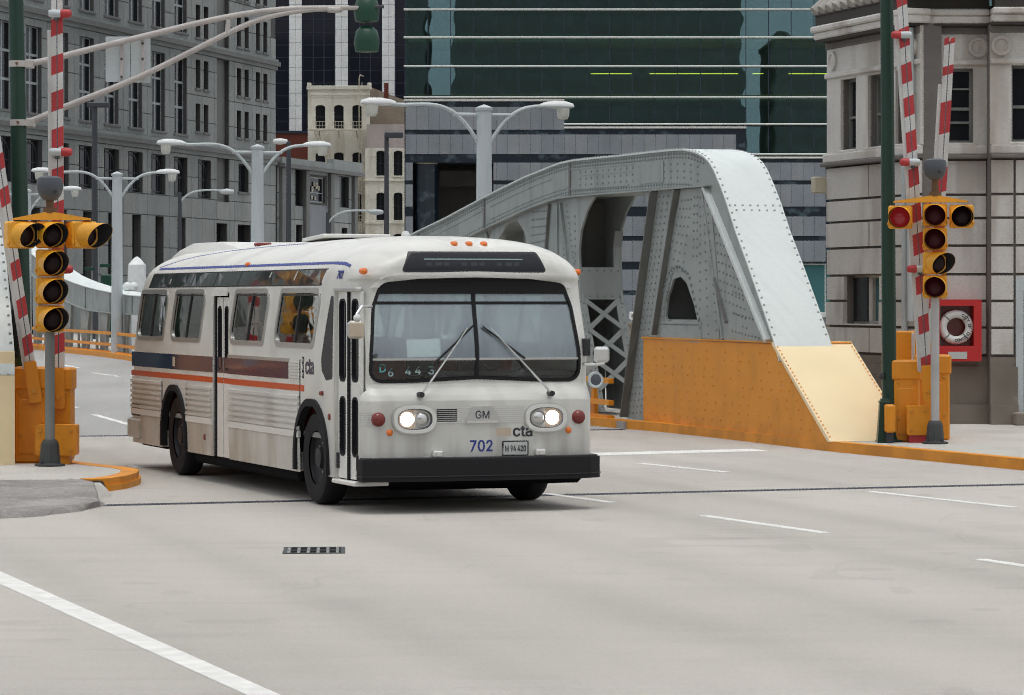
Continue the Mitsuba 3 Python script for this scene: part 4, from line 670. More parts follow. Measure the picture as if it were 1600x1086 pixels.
# the notice behind the glass
nt = thing('paper_notice', 'white paper notice propped inside the bus windshield', 'notice', BF)
emit(nt, MB().px(sbox(0, 0, 0.004, 0.19), 0, 0.3).map(lambda v: np.stack([0.57+v[:, 0]*1.25, front_y(0.57+v[:, 0]*1.25, 1.655+v[:, 2])+0.03+v[:, 1], 1.655+v[:, 2]+0.03*v[:, 0]], 1)), 'mat_paper', BF, False)

# ---------------------------------------------------------------- signals, gates, masts, lamps
def signal(base, zt, sec, heads, side_heads, pole_mat, label, zbell, group='traffic signals at the bridge gates', lit=None):
    """base: ground point; zt: top of the head column; sec: section height; heads: turn of each visor in degrees from the top down"""
    S = Frame(base[0], base[1], math.degrees(math.atan2(-base[0], base[1]))); g = 0.148
    k = thing('traffic_signal', label, 'traffic signal', S, group)
    zb = zt-sec*len(heads)
    part(k, 'pole', MB().cyl((0, 0, g), (0, 0, zb+0.02), 0.062, 16), pole_mat)
    part(k, 'base', MB().lathe([(0.0, g), (0.19, g), (0.19, g+0.025), (0.135, g+0.04), (0.115, g+0.27), (0.10, g+0.31), (0.08, g+0.34), (0.0, g+0.34)], n=8), 'mat_dirty_iron', smooth=20)
    for i in range(4): part(k, 'base_bolt', MB().cyl((0.155*math.cos(i*1.571+0.78), 0.155*math.sin(i*1.571+0.78), g+0.03), (0.155*math.cos(i*1.571+0.78), 0.155*math.sin(i*1.571+0.78), g+0.07), 0.018, 6), 'mat_pole_dark')
    w = sec*0.505
    def head(x, z, turn, name, state=0, yaw=0.0):
        F2 = Frame(*S.w(x, 0)[:2], math.degrees(math.atan2(S.r[1], S.r[0]))+yaw); m = MB()
        hk = part(k, name, m.cbox(-w, w, -0.06, 0.16, z-sec/2+0.006, z+sec/2-0.006, 0.025), 'mat_signal', frame=F2)
        part(hk, 'door', MB().py(rr(-w+0.02, w-0.02, z-sec/2+0.02, z+sec/2-0.02, 0.03).difference(Point(0, z).buffer(0.150)), -0.085, -0.058), 'mat_signal', frame=F2)
        for sx in (-1, 1): part(hk, 'latch', MB().cbox(sx*w-0.012, sx*w+0.012, -0.075, -0.03, z-0.12, z-0.08, 0.004).mesh(), 'mat_signal', frame=F2)
        # visor: a tunnel cut slantwise, turned
        a = math.radians(turn); n = 26; gth = np.linspace(0, 2*np.pi, n, endpoint=False); R0, v = 0.164, []
        dirx, L = math.sin(a), 0.24
        for rad in (R0, R0-0.008):
            for t in gth: v.append([rad*math.cos(t), -0.06, z+rad*math.sin(t)])
            for t in gth:
                ln = 0.13+0.17*np.clip(0.50+0.50*math.sin(t), 0, 1)
                v.append([rad*math.cos(t)*0.97+dirx*ln*0.9, -0.06-ln*max(math.cos(a), 0.35), z+rad*math.sin(t)*0.97-0.05*ln])
        f = []
        for i in range(n):
            j = (i+1) % n; f.append([i, j, n+j, n+i])
        vis = MB().add(np.array(v[:2*n]), np.array(f)[:, ::-1]); vin = MB().add(np.array(v[2*n:]), f)
        part(hk, 'visor', vis, 'mat_signal', frame=F2, smooth=50); part(hk, 'visor_lining', vin, 'mat_visor_in', frame=F2, smooth=50)
        lens = MB().lathe([(0.149, 0.066), (0.12, 0.082), (0.05, 0.094), (0.0, 0.098)], (0, 0, z), 'y', 22)
        if state == 2: part(hk, 'lens', lens, 'mat_redlens', 'glowing red lens', frame=F2, smooth=60, emitter=light((0.035, 0.001, 0.0015)))
        else: part(hk, 'lens', lens, 'mat_lens' if state else 'mat_lens_off', frame=F2, smooth=60)
    for i, (t, st) in enumerate(heads): head(0, zt-sec*(i+0.5), t, 'signal_head', st)
    for x, t, st, yaw, dz_ in side_heads: head(x, zt-sec*0.5-dz_, t, 'signal_head', st, yaw)
    xs = [h_[0] for h_ in side_heads]
    part(k, 'cross_bar', MB().py(Polygon([(xs[0]-0.1, zt+0.01), (xs[0]-0.1, zt+0.03), (-0.06, zt+0.11), (0.06, zt+0.11), (xs[1]+0.1, zt+0.03), (xs[1]+0.1, zt+0.01)]), -0.07, 0.10), 'mat_signal')
    part(k, 'bell_stem', MB().cyl((0, 0, zt+0.1), (0, 0, zbell-0.14), 0.05, 12).cyl((0, 0, zt+0.10), (0, 0, zt+0.17), 0.085, 12).mesh(), 'mat_iron_rust')
    part(k, 'bell', MB().lathe([(0.0, zbell-0.17), (0.08, zbell-0.165), (0.14, zbell-0.10), (0.165, zbell-0.02), (0.17, zbell+0.06), (0.155, zbell+0.12), (0.09, zbell+0.145), (0, zbell+0.15)], n=22), 'mat_bell', 'dark grey round warning bell on top', smooth=35)
    part(k, 'bell_gong', MB().cyl((-0.02, 0.1, zbell), (-0.02, 0.21, zbell), 0.12, 20).mesh(), 'mat_bell'); part(k, 'bell_bolt', MB().cyl((0.07, -0.16, zbell-0.06), (0.07, -0.185, zbell-0.06), 0.016, 8), 'mat_black')
    return k
bl = gr(78, 728, 0.15); br = gr(1461, 693, 0.15)
signal(bl, 3.275, 0.357, [(22, 0), (24, 0), (22, 0), (24, 0)], [(-0.37, 30, 0, 16, 0.0), (0.42, 40, 0, 28, 0.0)], 'mat_pole_grey', 'yellow traffic signal with dark lenses and deep visors on the left island', 3.70, lit=None)
signal(br, 3.69, 0.352, [(-2, 1), (-2, 1), (42, 0), (-2, 1)], [(-0.51, -4, 2, 0, 0.03), (0.385, 4, 0, 0, 0.02)], 'mat_pole_white', 'yellow traffic signal with a glowing red lens on the right pavement', 4.20)

def gate(label, hpos, hw, hd, hh, arm_pts, Y, width, stripes, lamps, lampdir, tip_z, strut=True, group='raised red and white crossing gates'):
    """a raised gate: yellow machine housing at hpos, an arm through the photo points arm_pts at distance Y"""
    F2 = Frame(hpos[0], hpos[1], 0); k = thing('crossing_gate', label, 'crossing gate', F2, group); g = 0.146
    hb = part(k, 'housing', MB().cbox(-hw/2, hw/2, -hd/2, hd/2, g, hh, 0.03), 'mat_yellow', 'orange yellow machine housing')
    part(hb, 'lid', MB().cbox(-hw/2-0.02, hw/2+0.02, -hd/2-0.02, hd/2+0.02, hh-0.28, hh+0.015, 0.025), 'mat_yellow')
    part(hb, 'access_panel', MB().cbox(-hw/2+0.06, hw/2-0.08, -hd/2-0.015, -hd/2+0.01, g+0.12, hh-0.4, 0.008), 'mat_yellow')
    for q in ((-0.3, 0.3), (0.3, 0.3), (-0.3, 0.75), (0.3, 0.75)): part(hb, 'bolt', MB().cyl((hw*q[0], -hd/2-0.01, g+(hh-g)*q[1]), (hw*q[0], -hd/2-0.03, g+(hh-g)*q[1]), 0.02, 8), 'mat_yellow_rivet')
    P0, P1 = at(*arm_pts[0], Y), at(*arm_pts[1], Y); P1 = P0+(P1-P0)*((tip_z-P0[2])/(P1[2]-P0[2])); d = (P1-P0)/np.linalg.norm(P1-P0); L = np.linalg.norm(P1-P0)
    nx = np.array([d[2], 0, -d[0]])
    FA = Frame(0, 0, 0)
    def plank(s0, s1, w0, w1, y0, y1, skew=0.0):
        poly = [P0+d*(s0-skew/2)+nx*w0, P0+d*(s0+skew/2)+nx*w1, P0+d*(s1+skew/2)+nx*w1, P0+d*(s1-skew/2)+nx*w0]
        return MB().py(Polygon([(p[0], p[2]) for p in poly]), Y+y0, Y+y1)
    arm = part(k, 'arm', plank(0, L, -width/2, width/2, -0.02, 0.02), 'mat_gate_white', 'raised red and white striped arm', frame=W0, smooth=False)
    part(arm, 'groove', plank(0.05, L-0.05, -0.006, 0.006, -0.024, -0.018), 'mat_bell', frame=W0, smooth=False)
    part(arm, 'edge_rail', plank(0, L*0.85, -width/2-0.055, -width/2+0.004, 0.005, 0.05), 'mat_gate_white', frame=W0, smooth=False)
    for s0, s1, sk in stripes:
        if s0 > L: continue
        for w0, w1 in ((-width/2-0.003, -0.007), (0.007, width/2+0.003)):
            o = sk*((w0+w1)/2)/width
            part(arm, 'red_stripe', plank(s0+o, min(s1+o, L), w0, w1, -0.0245, 0.0245, sk/2), 'mat_gate_red', frame=W0, smooth=False)
    for s in lamps:
        c = P0+d*s+np.array([0, -0.08, 0])
        lk = part(arm, 'lamp', MB().lathe([(0.0, -0.10), (0.045, -0.095), (0.055, -0.04), (0.05, 0.06), (0.0, 0.065)] if lampdir > 0 else [(0.0, -0.065), (0.05, -0.06), (0.055, 0.04), (0.045, 0.095), (0.0, 0.10)], c, 'x', 14), 'mat_lamp_grey', frame=W0, smooth=40)
        part(lk, 'lens', MB().lathe([(0.052, 0.06), (0.06, 0.10), (0.055, 0.17), (0.035, 0.20), (0.0, 0.205)] if lampdir > 0 else [(0.0, -0.205), (0.035, -0.20), (0.055, -0.17), (0.06, -0.10), (0.052, -0.06)], c, 'x', 14), 'mat_gate_red', frame=W0, smooth=50)
        part(lk, 'bracket', MB().cbox(c[0]-0.03, c[0]+0.03, c[1], Y, c[2]-0.09, c[2]-0.02, 0.008), 'mat_bell', frame=W0)
    part(k, 'hinge_arm', MB().py(Polygon([(p[0], p[2]) for p in (P0+nx*-0.055-d*0.42, P0+nx*0.055-d*0.42, P0+nx*0.05+d*0.06, P0-nx*0.05+d*0.06)]).buffer(0.03), Y-0.07, Y-0.03), 'mat_yellow', frame=W0)
    part(k, 'hinge_bolt', MB().cyl(P0-d*0.3+np.array([0, -0.07, 0]), P0-d*0.3+np.array([0, -0.10, 0]), 0.028, 10), 'mat_yellow_rivet', frame=W0)
    return k
def S_(vs, v0, Y): return [((v0-b)/FOC*Y, (v0-a)/FOC*Y, 0.05) for a, b in vs]
YL1, YL2 = 41.9, 41.5
g1 = at(90, 700, 0)
gate('left crossing gate standing upright with red lamps pointing right', (at(93, 0, 42.0)[0], 42.15), 0.30, 0.5, 1.36, [(92, 585), (89, 10)], YL1, 0.145, S_([(28, 55), (86, 115), (142, 172), (200, 231), (262, 290), (315, 347), (384, 410), (450, 468), (522, 552)], 585, YL1), [(585-v)/FOC*YL1 for v in (22, 238, 421)], 1, 6.6)
gate('left crossing gate leaning left over the picture edge', (at(50, 0, 41.6)[0], 41.8), 0.46, 0.55, 1.38, [(49, 575), (-8, 205)], YL2, 0.115, S_([(120, 150), (180, 204), (238, 262), (290, 318), (350, 379), (406, 434), (465, 494), (524, 553)], 575, YL2), [], 1, 5.6)
YR1, YR2 = 47.4, 48.3
gate('right crossing gate standing upright with red lamps pointing left', (at(1416, 0, 47.7)[0], 47.9), 0.40, 0.5, 1.35, [(1448, 580), (1409, 0)], YR1, 0.145, S_([(-20, 8), (42, 72), (98, 128), (150, 180), (204, 236), (262, 290), (318, 346), (364, 397), (430, 458), (492, 520), (556, 578)], 580, YR1), [(580-v)/FOC*YR1 for v in (54, 253, 420)], -1, 7.4)
gate('right crossing gate with a short tapering arm leaning right', (at(1459, 0, 48.4)[0], 48.55), 0.46, 0.55, 1.42, [(1456, 545), (1484, 60)], YR2, 0.15, S_([(40, 68), (102, 116), (158, 208), (262, 300), (350, 395), (440, 480)], 545, YR2), [], -1, 6.22)
# control boxes beside the gates
cb = thing('control_box', 'orange control box with rounded corners behind the left signal pole', 'box', W0, 'control boxes of the gates'); m = MB().py(rr(at(55, 0, 41.0)[0], at(119, 0, 41.0)[0], at(0, 712, 41)[2], at(0, 664, 41)[2], 0.04), 41.0, 41.35)
emit(cb, MB().py(rr(at(55, 0, 41.2)[0], at(119, 0, 41.2)[0], at(0, 712, 41.2)[2], at(0, 664, 41.2)[2], 0.03), 41.2, 41.5), 'mat_yellow', W0)
for u, v_ in ((63, 673), (111, 673), (63, 703), (111, 703)): p = at(u, v_, 41.2); part(cb, 'bolt', MB().cyl(p, p+np.array([0, -0.025, 0]), 0.02, 8), 'mat_yellow_rivet')
part(cb, 'foot', MB().box(at(66, 0, 41.2)[0], at(108, 0, 41.2)[0], 41.25, 41.45, 0.14, at(0, 711, 41.2)[2]), 'mat_yellow', smooth=False)
cb = thing('control_box', 'orange control box at the foot of the right gate left of the signal base', 'box', W0, 'control boxes of the gates')
emit(cb, MB().py(rr(at(1417, 0, 47.4)[0], at(1452, 0, 47.4)[0], at(0, 680, 47.4)[2], at(0, 634, 47.4)[2], 0.03), 47.4, 47.6), 'mat_yellow', W0)
for u, v_ in ((1424, 642), (1445, 642), (1424, 672)): p = at(u, v_, 47.4); part(cb, 'bolt', MB().cyl(p, p+np.array([0, -0.025, 0]), 0.02, 8), 'mat_yellow_rivet')
part(cb, 'foot', MB().box(at(1421, 0, 47.4)[0], at(1448, 0, 47.4)[0], 47.42, 47.58, 0.14, at(0, 679, 47.4)[2]), 'mat_gate_red', smooth=False)
cb = single('control_box', 'narrow orange box against the right green mast', 'box', MB().cbox(at(1383, 0, 47.3)[0], at(1398, 0, 47.3)[0], 47.2, 47.45, at(0, 676, 47.3)[2], at(0, 632, 47.3)[2], 0.025), 'mat_yellow', group='control boxes of the gates')
part(cb, 'bracket', MB().box(at(1385, 0, 47.3)[0], at(1396, 0, 47.3)[0], 47.3, 47.42, 0.14, at(0, 675, 47.3)[2]), 'mat_pole_dark', frame=W0, smooth=False)
cb = thing('gate_weight', 'tall orange counterweight box behind the right gate arm', 'box', W0); emit(cb, MB().cbox(at(1399, 0, 48.9)[0], at(1432, 0, 48.9)[0], 48.8, 49.0, 0.146, at(0, 517, 48.9)[2], 0.02), 'mat_yellow', W0); part(cb, 'rib', MB().cbox(at(1424, 0, 48.8)[0], at(1429, 0, 48.8)[0], 48.74, 48.8, 0.3, at(0, 520, 48.8)[2], 0.008), 'mat_gate_white')
gb = thing('post_box', 'dark green tapering box at the foot of the right green mast', 'box', W0); p = at(1382, 0, 47.5); emit(gb, MB().add(m3.Manifold.hull_points(np.array([(p[0]+a, 47.5+b, z) for z, w in ((0.146, 0.115), (0.75, 0.075), (0.80, 0.06)) for a in (-w, w) for b in (-w, w)]))), 'mat_pole_green', W0, 25)
part(gb, 'lid', MB().cbox(p[0]-0.085, p[0]+0.085, 47.415, 47.585, 0.735, 0.765, 0.006), 'mat_pole_green')
sk = thing('rubber_flap', 'black rubber sleeve hanging beside the left leaning gate', 'sleeve', W0); p = at(20, 530, 41.7); emit(sk, MB().tube([p+np.array([0, 0, 0.38]), p+np.array([0, 0, 0.2]), p, p+np.array([0.02, 0, -0.25])], [0.01, 0.06, 0.085, 0.06], 12), 'mat_rubber', W0); part(sk, 'strap', MB().cyl(p+np.array([0, 0, 0.35]), p+np.array([0.02, 0, 0.62]), 0.012, 6), 'mat_black')

def mast(label, u0, u1, v0, v1, Y, r0, r1, ztop, base=True):
    k = thing('signal_mast', label, 'mast', W0, 'dark green signal masts'); b = at(u1, v1, Y); t = at(u0, v0, Y); d = (t-b)/(t[2]-b[2]); top = b+d*(ztop-b[2]); b0 = b+d*(0.146-b[2])
    part(k, 'pole', MB().tube([b0, top], [r0, r1], 20), 'mat_pole_green', smooth=40)
    part(k, 'base', MB().tube([b0, b0+d*0.03, b0+d*0.04, b0+d*0.3], [r0*1.9, r0*1.9, r0*1.35, r0*1.05], 16), 'mat_pole_green', smooth=25); part(k, 'cap', MB().lathe([(r1*1.1, -0.02), (r1*1.1, 0.03), (0, 0.09)], top, 'z', 16), 'mat_pole_green'); return k
YM = 45.3
ml = mast('dark green mast carrying the long pale signal arm at the left', 25, 38, 0, 690, YM, 0.128, 0.10, 9.0)
def arm_tube(pts, r): return MB().tube([at(u, v_, YM) for u, v_ in pts], r, 12)
up = [(36, 100), (60, 97), (110, 85), (170, 70), (240, 53), (310, 36), (380, 22), (450, 14), (545, 12), (575, 11)]; lo = [(40, 192), (60, 185), (90, 172), (140, 152), (195, 130), (250, 105), (310, 75), (360, 50), (405, 31), (450, 20), (490, 15), (535, 15)]
from scipy.interpolate import splprep, splev
def smooth_path(p, n=40): tck, _ = splprep(np.array(p, float).T, s=0); return np.array(splev(np.linspace(0, 1, n), tck)).T
part(ml, 'upper_arm', MB().tube([at(u, v_, YM) for u, v_ in smooth_path(up)], np.linspace(0.047, 0.036, 40), 14), 'mat_arm_pale', 'pale tubular upper signal arm', smooth=50)
part(ml, 'lower_arm', MB().tube([at(u, v_, YM) for u, v_ in smooth_path(lo)], np.linspace(0.047, 0.034, 40), 14), 'mat_arm_pale', 'pale tubular lower brace arm', smooth=50)
part(ml, 'sleeve', MB().cyl(at(512, 15, YM-0.01), at(532, 15.5, YM-0.01), 0.045, 12), 'mat_arm_pale'); part(ml, 'strut', MB().cyl(at(357, 30, YM), at(355, 53, YM), 0.036, 10), 'mat_arm_pale')
for v_ in (100, 192):
    c = at(27+12*v_/690, v_, YM); part(ml, 'clamp', MB().cyl(c-np.array([0, 0, 0.045]), c+np.array([0, 0, 0.045]), 0.135, 20), 'mat_arm_pale'); part(ml, 'clamp_block', MB().cbox(c[0]+0.10, c[0]+0.22, YM-0.08, YM+0.08, c[2]-0.06, c[2]+0.06, 0.012), 'mat_arm_pale'); part(ml, 'clamp_bolt', MB().cyl(c+np.array([0.0, -0.13, 0]), c+np.array([0.0, -0.17, 0]), 0.02, 8), 'mat_iron_rust')
mrk = mast('dark green mast rising in front of the stone tower house', 1385.5, 1390, 0, 690, 47.76, 0.112, 0.092, 9.4)
part(mrk, 'outlet', MB().lathe([(0.0, -0.02), (0.045, 0), (0.045, 0.05), (0, 0.06)], at(1377, 588, 47.7), 'y', 12), 'mat_dirty_iron')
# the sign seen from behind and the hanging green signal
p0, p1 = at(165, 128, YM+0.10), at(235, 57, YM+0.10)
sb = thing('road_sign', 'blank pale grey back of a road sign hanging on the left signal arm', 'sign', W0)
part(sb, 'panel', MB().py(rr(p0[0], p0[0]+0.345, p0[2], p1[2], 0.02), YM+0.10, YM+0.112), 'mat_lamp_grey'); part(sb, 'panel', MB().py(rr(p0[0]+0.355, p1[0], p0[2]-0.01, p1[2]-0.02, 0.02), YM+0.10, YM+0.112), 'mat_lamp_grey')
for u, a, b in ((190, 62, 124), (223, 60, 124)):
    c0, c1 = at(u-2.5, b, YM+0.06), at(u+2.5, a, YM+0.06); bk = part(sb, 'bracket', MB().cbox(c0[0], c1[0], YM+0.055, YM+0.10, c0[2], c1[2], 0.006), 'mat_arm_pale')
    for v_ in (68, 92, 120): c = at(u, v_, YM+0.055); part(bk, 'bolt', MB().cyl(c, c+np.array([0, -0.02, 0]), 0.018, 8), 'mat_pole_dark')
hs = thing('traffic_signal', 'green hanging traffic signal seen from behind at the end of the arm', 'traffic signal', W0)
for i, v_ in enumerate((-30, 15, 62)):
    c = at(573, v_, YM+0.1); part(hs, 'signal_head', MB().lathe([(0.0, 0.2), (0.08, 0.19), (0.15, 0.13), (0.175, 0.04), (0.18, -0.05), (0.165, -0.17), (0.0, -0.19)], c, 'z', 24), 'mat_green', smooth=50); part(hs, 'visor', MB().tube([c+np.array([0, 0.1, 0.0]), c+np.array([-0.06, 0.36, -0.02])], [0.15, 0.145], 20, False), 'mat_green', smooth=50)
part(hs, 'hanger', MB().cbox(at(545, 0, YM)[0], at(600, 0, YM)[0], YM-0.03, YM+0.03, at(0, 13, YM)[2], at(0, 8, YM)[2], 0.01), 'mat_pole_dark')

def street_lamp(x, y, ztop, label, zb):
    k = thing('street_lamp', label, 'street lamp', Frame(*T.w(x, y)[:2], 16.5), 'double armed grey lamps along the bridge')
    part(k, 'pole', MB().tube([(0, 0, zb), (0, 0, ztop-0.12)], [0.21, 0.165], 20), 'mat_lamp_grey', smooth=40); part(k, 'cap', MB().lathe([(0.19, ztop-0.13), (0.20, ztop-0.06), (0.16, ztop-0.04), (0.06, ztop), (0.0, ztop+0.02)], n=18), 'mat_lamp_grey')
    part(k, 'cross_tube', MB().cyl((-0.72, 0, ztop-0.22), (0.72, 0, ztop-0.22), 0.045, 10), 'mat_lamp_grey')
    for s, span in ((-1, 2.93), (1, 2.18)):
        pts = [(0.12, -0.88), (0.22, -0.72), (0.42, -0.45), (0.68, -0.20), (1.0, -0.05), (1.25, -0.01), (span-0.7, 0.0)]
        part(k, 'arm', MB().tube([(s*a, 0, ztop+b) for a, b in smooth_path(pts, 24)], 0.046, 12), 'mat_lamp_grey', smooth=50)
        h = part(k, 'lamp_head', MB().lathe([(0.0, 0), (0.06, 0.0), (0.11, 0.1), (0.155, 0.35), (0.15, 0.6), (0.09, 0.78), (0, 0.82)] if s > 0 else [(0, -0.82), (0.09, -0.78), (0.15, -0.6), (0.155, -0.35), (0.11, -0.1), (0.06, 0), (0, 0)], (0, 0, 0), 'x', 16).map(lambda v: np.stack([v[:, 0]+s*(span-0.85), v[:, 1], np.where(v[:, 2] < 0, v[:, 2]*0.35, v[:, 2]*0.85)+ztop+0.0], 1)), 'mat_lamp_white', smooth=50)
        part(h, 'diffuser', MB().lathe([(0.0, -0.30), (0.10, -0.29), (0.135, -0.22), (0.15, -0.03), (0.0, -0.03)], (s*(span-0.30), 0, ztop), 'z', 16), 'mat_diffuser', smooth=40)
    return k
street_lamp(1.9, 25.46, 6.68, 'grey double armed lamp rising behind the truss above the bus roof', 0.1)
street_lamp(0.74, 44.77, 6.66, 'grey double armed lamp above the middle of the bus roof, second from the right', 0.3)
street_lamp(-0.25, 62.9, 6.56, 'grey double armed lamp left of the bus roof', 0.3)
street_lamp(-0.9, 80.2, 6.56, 'grey double armed lamp mostly hidden behind the left signal', 0.3)
def tall_light(label, u, v, Y, r, head, hv=0):
    k = thing('lamp_post', label, 'lamp post', W0, 'dark lamp posts on the far bank'); t = at(u, v, Y); part(k, 'pole', MB().tube([(t[0], Y, 0), (t[0], Y, t[2])], [r*1.3, r], 12), 'mat_pole_dark', smooth=40)
    if head == 'box': part(k, 'lamp_head', MB().cbox(t[0]-0.1, t[0]+0.85, Y-0.3, Y+0.3, t[2]-0.15, t[2]+0.15, 0.05), 'mat_pole_dark')
    elif head == 'two': part(k, 'lamp_head', MB().cbox(t[0]-0.35, t[0]+0.7, Y-0.2, Y+0.2, t[2]-0.12, t[2]+0.12, 0.04), 'mat_pole_dark')
    elif head == 'cobra':
        q = [(t[0], t[2]-0.6), (t[0]+0.6, t[2]-0.05), (t[0]+1.4, t[2]+0.1), (t[0]+2.2, t[2]+0.08)]; part(k, 'arm', MB().tube([(a, Y, b) for a, b in smooth_path(q, 14)], 0.05, 8), 'mat_lamp_grey'); part(k, 'lamp_head', MB().lathe([(0, 0), (0.1, 0.05), (0.16, 0.4), (0.1, 0.75), (0, 0.8)], (t[0]+2.1, Y, t[2]+0.02), 'x', 12), 'mat_lamp_grey', smooth=50)
    return k
tall_light('dark lamp post with a flat box head in front of the cream building', 604, 211, 165, 0.115, 'box'); tall_light('tall dark lamp post in front of the granite building', 148, 164, 150, 0.125, 'two')
tall_light('slim lamp post with a curved arm in front of the granite building', 281, 300, 170, 0.10, 'cobra'); tall_light('slim lamp post with a curved arm in front of the stone annex', 512, 332, 165, 0.09, 'cobra'); tall_light('dark lamp post with a pale head left of the cream building', 451, 222, 165, 0.12, 'none')
kk = thing('arm_lamp', 'pale lamp head on a short arm beside the red brick strip', 'lamp', W0); c = at(426, 221, 165); emit(kk, MB().lathe([(0, 0), (0.12, 0.05), (0.17, 0.4), (0.1, 0.75), (0, 0.8)], c, 'x', 12), 'mat_lamp_white', W0); part(kk, 'arm', MB().cyl(c+np.array([0.6, 0, 0]), at(452, 222, 165), 0.06, 8), 'mat_pole_dark')

# things on the far bank
ob = thing('stone_pylon', 'pale stone pylon with a pointed top behind the rear of the bus', 'pylon', W0); c = at(214, 0, 118); zt = at(0, 401, 118)[2]
part(ob, 'shaft', MB().add(m3.Manifold.hull_points(np.array([(c[0]+a*w, 118+b*w, z) for z, w in ((0, 0.40), (zt-0.30, 0.29), (zt-0.08, 0.12), (zt, 0.03)) for a in (-1, 1) for b in (-1, 1)]))), 'mat_tower_white', smooth=20); part(ob, 'plinth', MB().cbox(c[0]-0.6, c[0]+0.6, 117.4, 118.6, 0, 0.5, 0.04), 'mat_quay')
gl_ = thing('globe_lamp', 'pair of white globe lamps behind the rear of the bus', 'lamp', W0)
for u in (199, 209): c = at(u, 448, 112); part(gl_, 'globe', MB().add(trimesh.creation.icosphere(3, 0.165)).map(lambda v: v+c), 'mat_lamp_white', smooth=True)
c = at(204, 455, 112); part(gl_, 'post', MB().cyl((c[0], 112, 0.3), (c[0], 112, c[2]), 0.05, 10), 'mat_lamp_grey'); part(gl_, 'bracket', MB().cyl(at(199, 453, 112), at(209, 453, 112), 0.04, 8), 'mat_lamp_grey')
for u, v_, lab in ((140, 420, 'green street name sign on the far bank, left of the two'), (164, 415, 'green street name sign on the far bank, right of the two')):
    k = thing('street_sign', lab, 'street sign', W0, 'green street signs on the far bank'); c = at(u, v_, 140); part(k, 'plate', MB().cbox(c[0]-0.22, c[0]+0.22, 140, 140.03, c[2]-0.07, c[2]+0.07, 0.005), 'mat_green'); part(k, 'post', MB().cyl((c[0]+0.1, 140.05, 0), (c[0]+0.1, 140.05, c[2]+0.1), 0.035, 8), 'mat_pole_grey')
mb = thing('mailbox', 'small green box on the far bank under the street signs', 'box', W0); c = at(167, 444, 139); part(mb, 'body', MB().cbox(c[0]-0.25, c[0]+0.25, 138.8, 139.2, 0.6, c[2]+0.42, 0.04), 'mat_green'); part(mb, 'stand', MB().box(c[0]-0.1, c[0]+0.1, 138.95, 139.05, 0, 0.6), 'mat_pole_dark')
# stone parapet with the person behind it
pw = thing('parapet_wall', 'tan stone river parapet in front of the striped building', 'wall', W0); zc = at(0, 504, 172)[2]
part(pw, 'wall', MB().box(-2, 26, 172.0, 172.4, -0.3, zc-0.14), 'mat_wood_tan', smooth=False); part(pw, 'coping', MB().cbox(-2, 26, 171.9, 172.5, zc-0.14, zc, 0.02), 'mat_quay')
def person(u, vtop, Y, label):
    c = at(u, vtop, Y); ztop = c[2]; h = ztop if ztop > 1.4 else 1.72; z0 = ztop-h; X = c[0]; k = thing('person', label, 'person', W0)
    J = dict(pel=(0, 0, .53), chest=(.01, 0, .74), neck=(0.02, 0, .83), head=(.03, 0, .925), sl=(-.10, -0.02, .80), sr=(.11, .02, .80), el=(-.13, -.06, .66), er=(.14, -.02, .65), hl=(-.05, -.13, .60), hr=(.10, -.12, .58), kl=(-.05, 0, .28), kr=(.06, 0, .28), fl=(-.05, 0, .03), fr=(.06, 0, .03), tl=(-.09, -.09, .015), tr=(.02, -.09, .015))
    J = {a: np.array(b)*h+np.array([X, Y, z0]) for a, b in J.items()}; R = dict(pel=.085, chest=.10, neck=.032, head=.058, sl=.042, sr=.042, el=.03, er=.03, hl=.024, hr=.024, kl=.042, kr=.042, fl=.03, fr=.03, tl=.02, tr=.02)
    def hull(*n): return m3.Manifold.batch_hull([m3.Manifold.sphere(R[a]*h, 14).translate(J[a].tolist()) for a in n])
    def fuse(*bs): return m3.Manifold.batch_boolean(list(bs), m3.OpType.Add)
    bodym = fuse(hull('pel', 'chest'), hull('chest', 'neck'), hull('neck', 'head'), hull('chest', 'sl'), hull('chest', 'sr'), hull('sl', 'el'), hull('sr', 'er'), hull('el', 'hl'), hull('er', 'hr'), hull('pel', 'kl'), hull('pel', 'kr'), hull('kl', 'fl'), hull('kr', 'fr'), hull('fl', 'tl'), hull('fr', 'tr'))
    part(k, 'body', MB().add(bodym), 'mat_skin', smooth=60)
    R2 = {a: b*1.12 for a, b in R.items()}; R.update(R2)
    part(k, 'shirt', MB().add(fuse(hull('pel', 'chest'), hull('chest', 'sl'), hull('chest', 'sr'), hull('sl', 'el'), hull('sr', 'er'), hull('el', 'hl'))), 'mat_cloth_white', smooth=60)
    R.update({a: b*1.04 for a, b in R.items()})
    part(k, 'vest', MB().add(fuse(hull('chest', 'sr'), hull('sr', 'er'))), 'mat_cloth_dark', smooth=60); part(k, 'trousers', MB().add(fuse(hull('pel', 'kl'), hull('pel', 'kr'), hull('kl', 'fl'), hull('kr', 'fr'))), 'mat_cloth_dark', smooth=60)
    part(k, 'hair', MB().add(trimesh.creation.icosphere(2, .062*h)).map(lambda v: np.where(v[:, 2:] < 0.0, v*[0.8, .8, .3], v)+J['head']+np.array([0.01, .012, .012])*h), 'mat_cloth_dark', smooth=60)
    return k
person(991, 479, 174, 'person with dark hair in a white shirt and dark vest leaning at the river parapet')

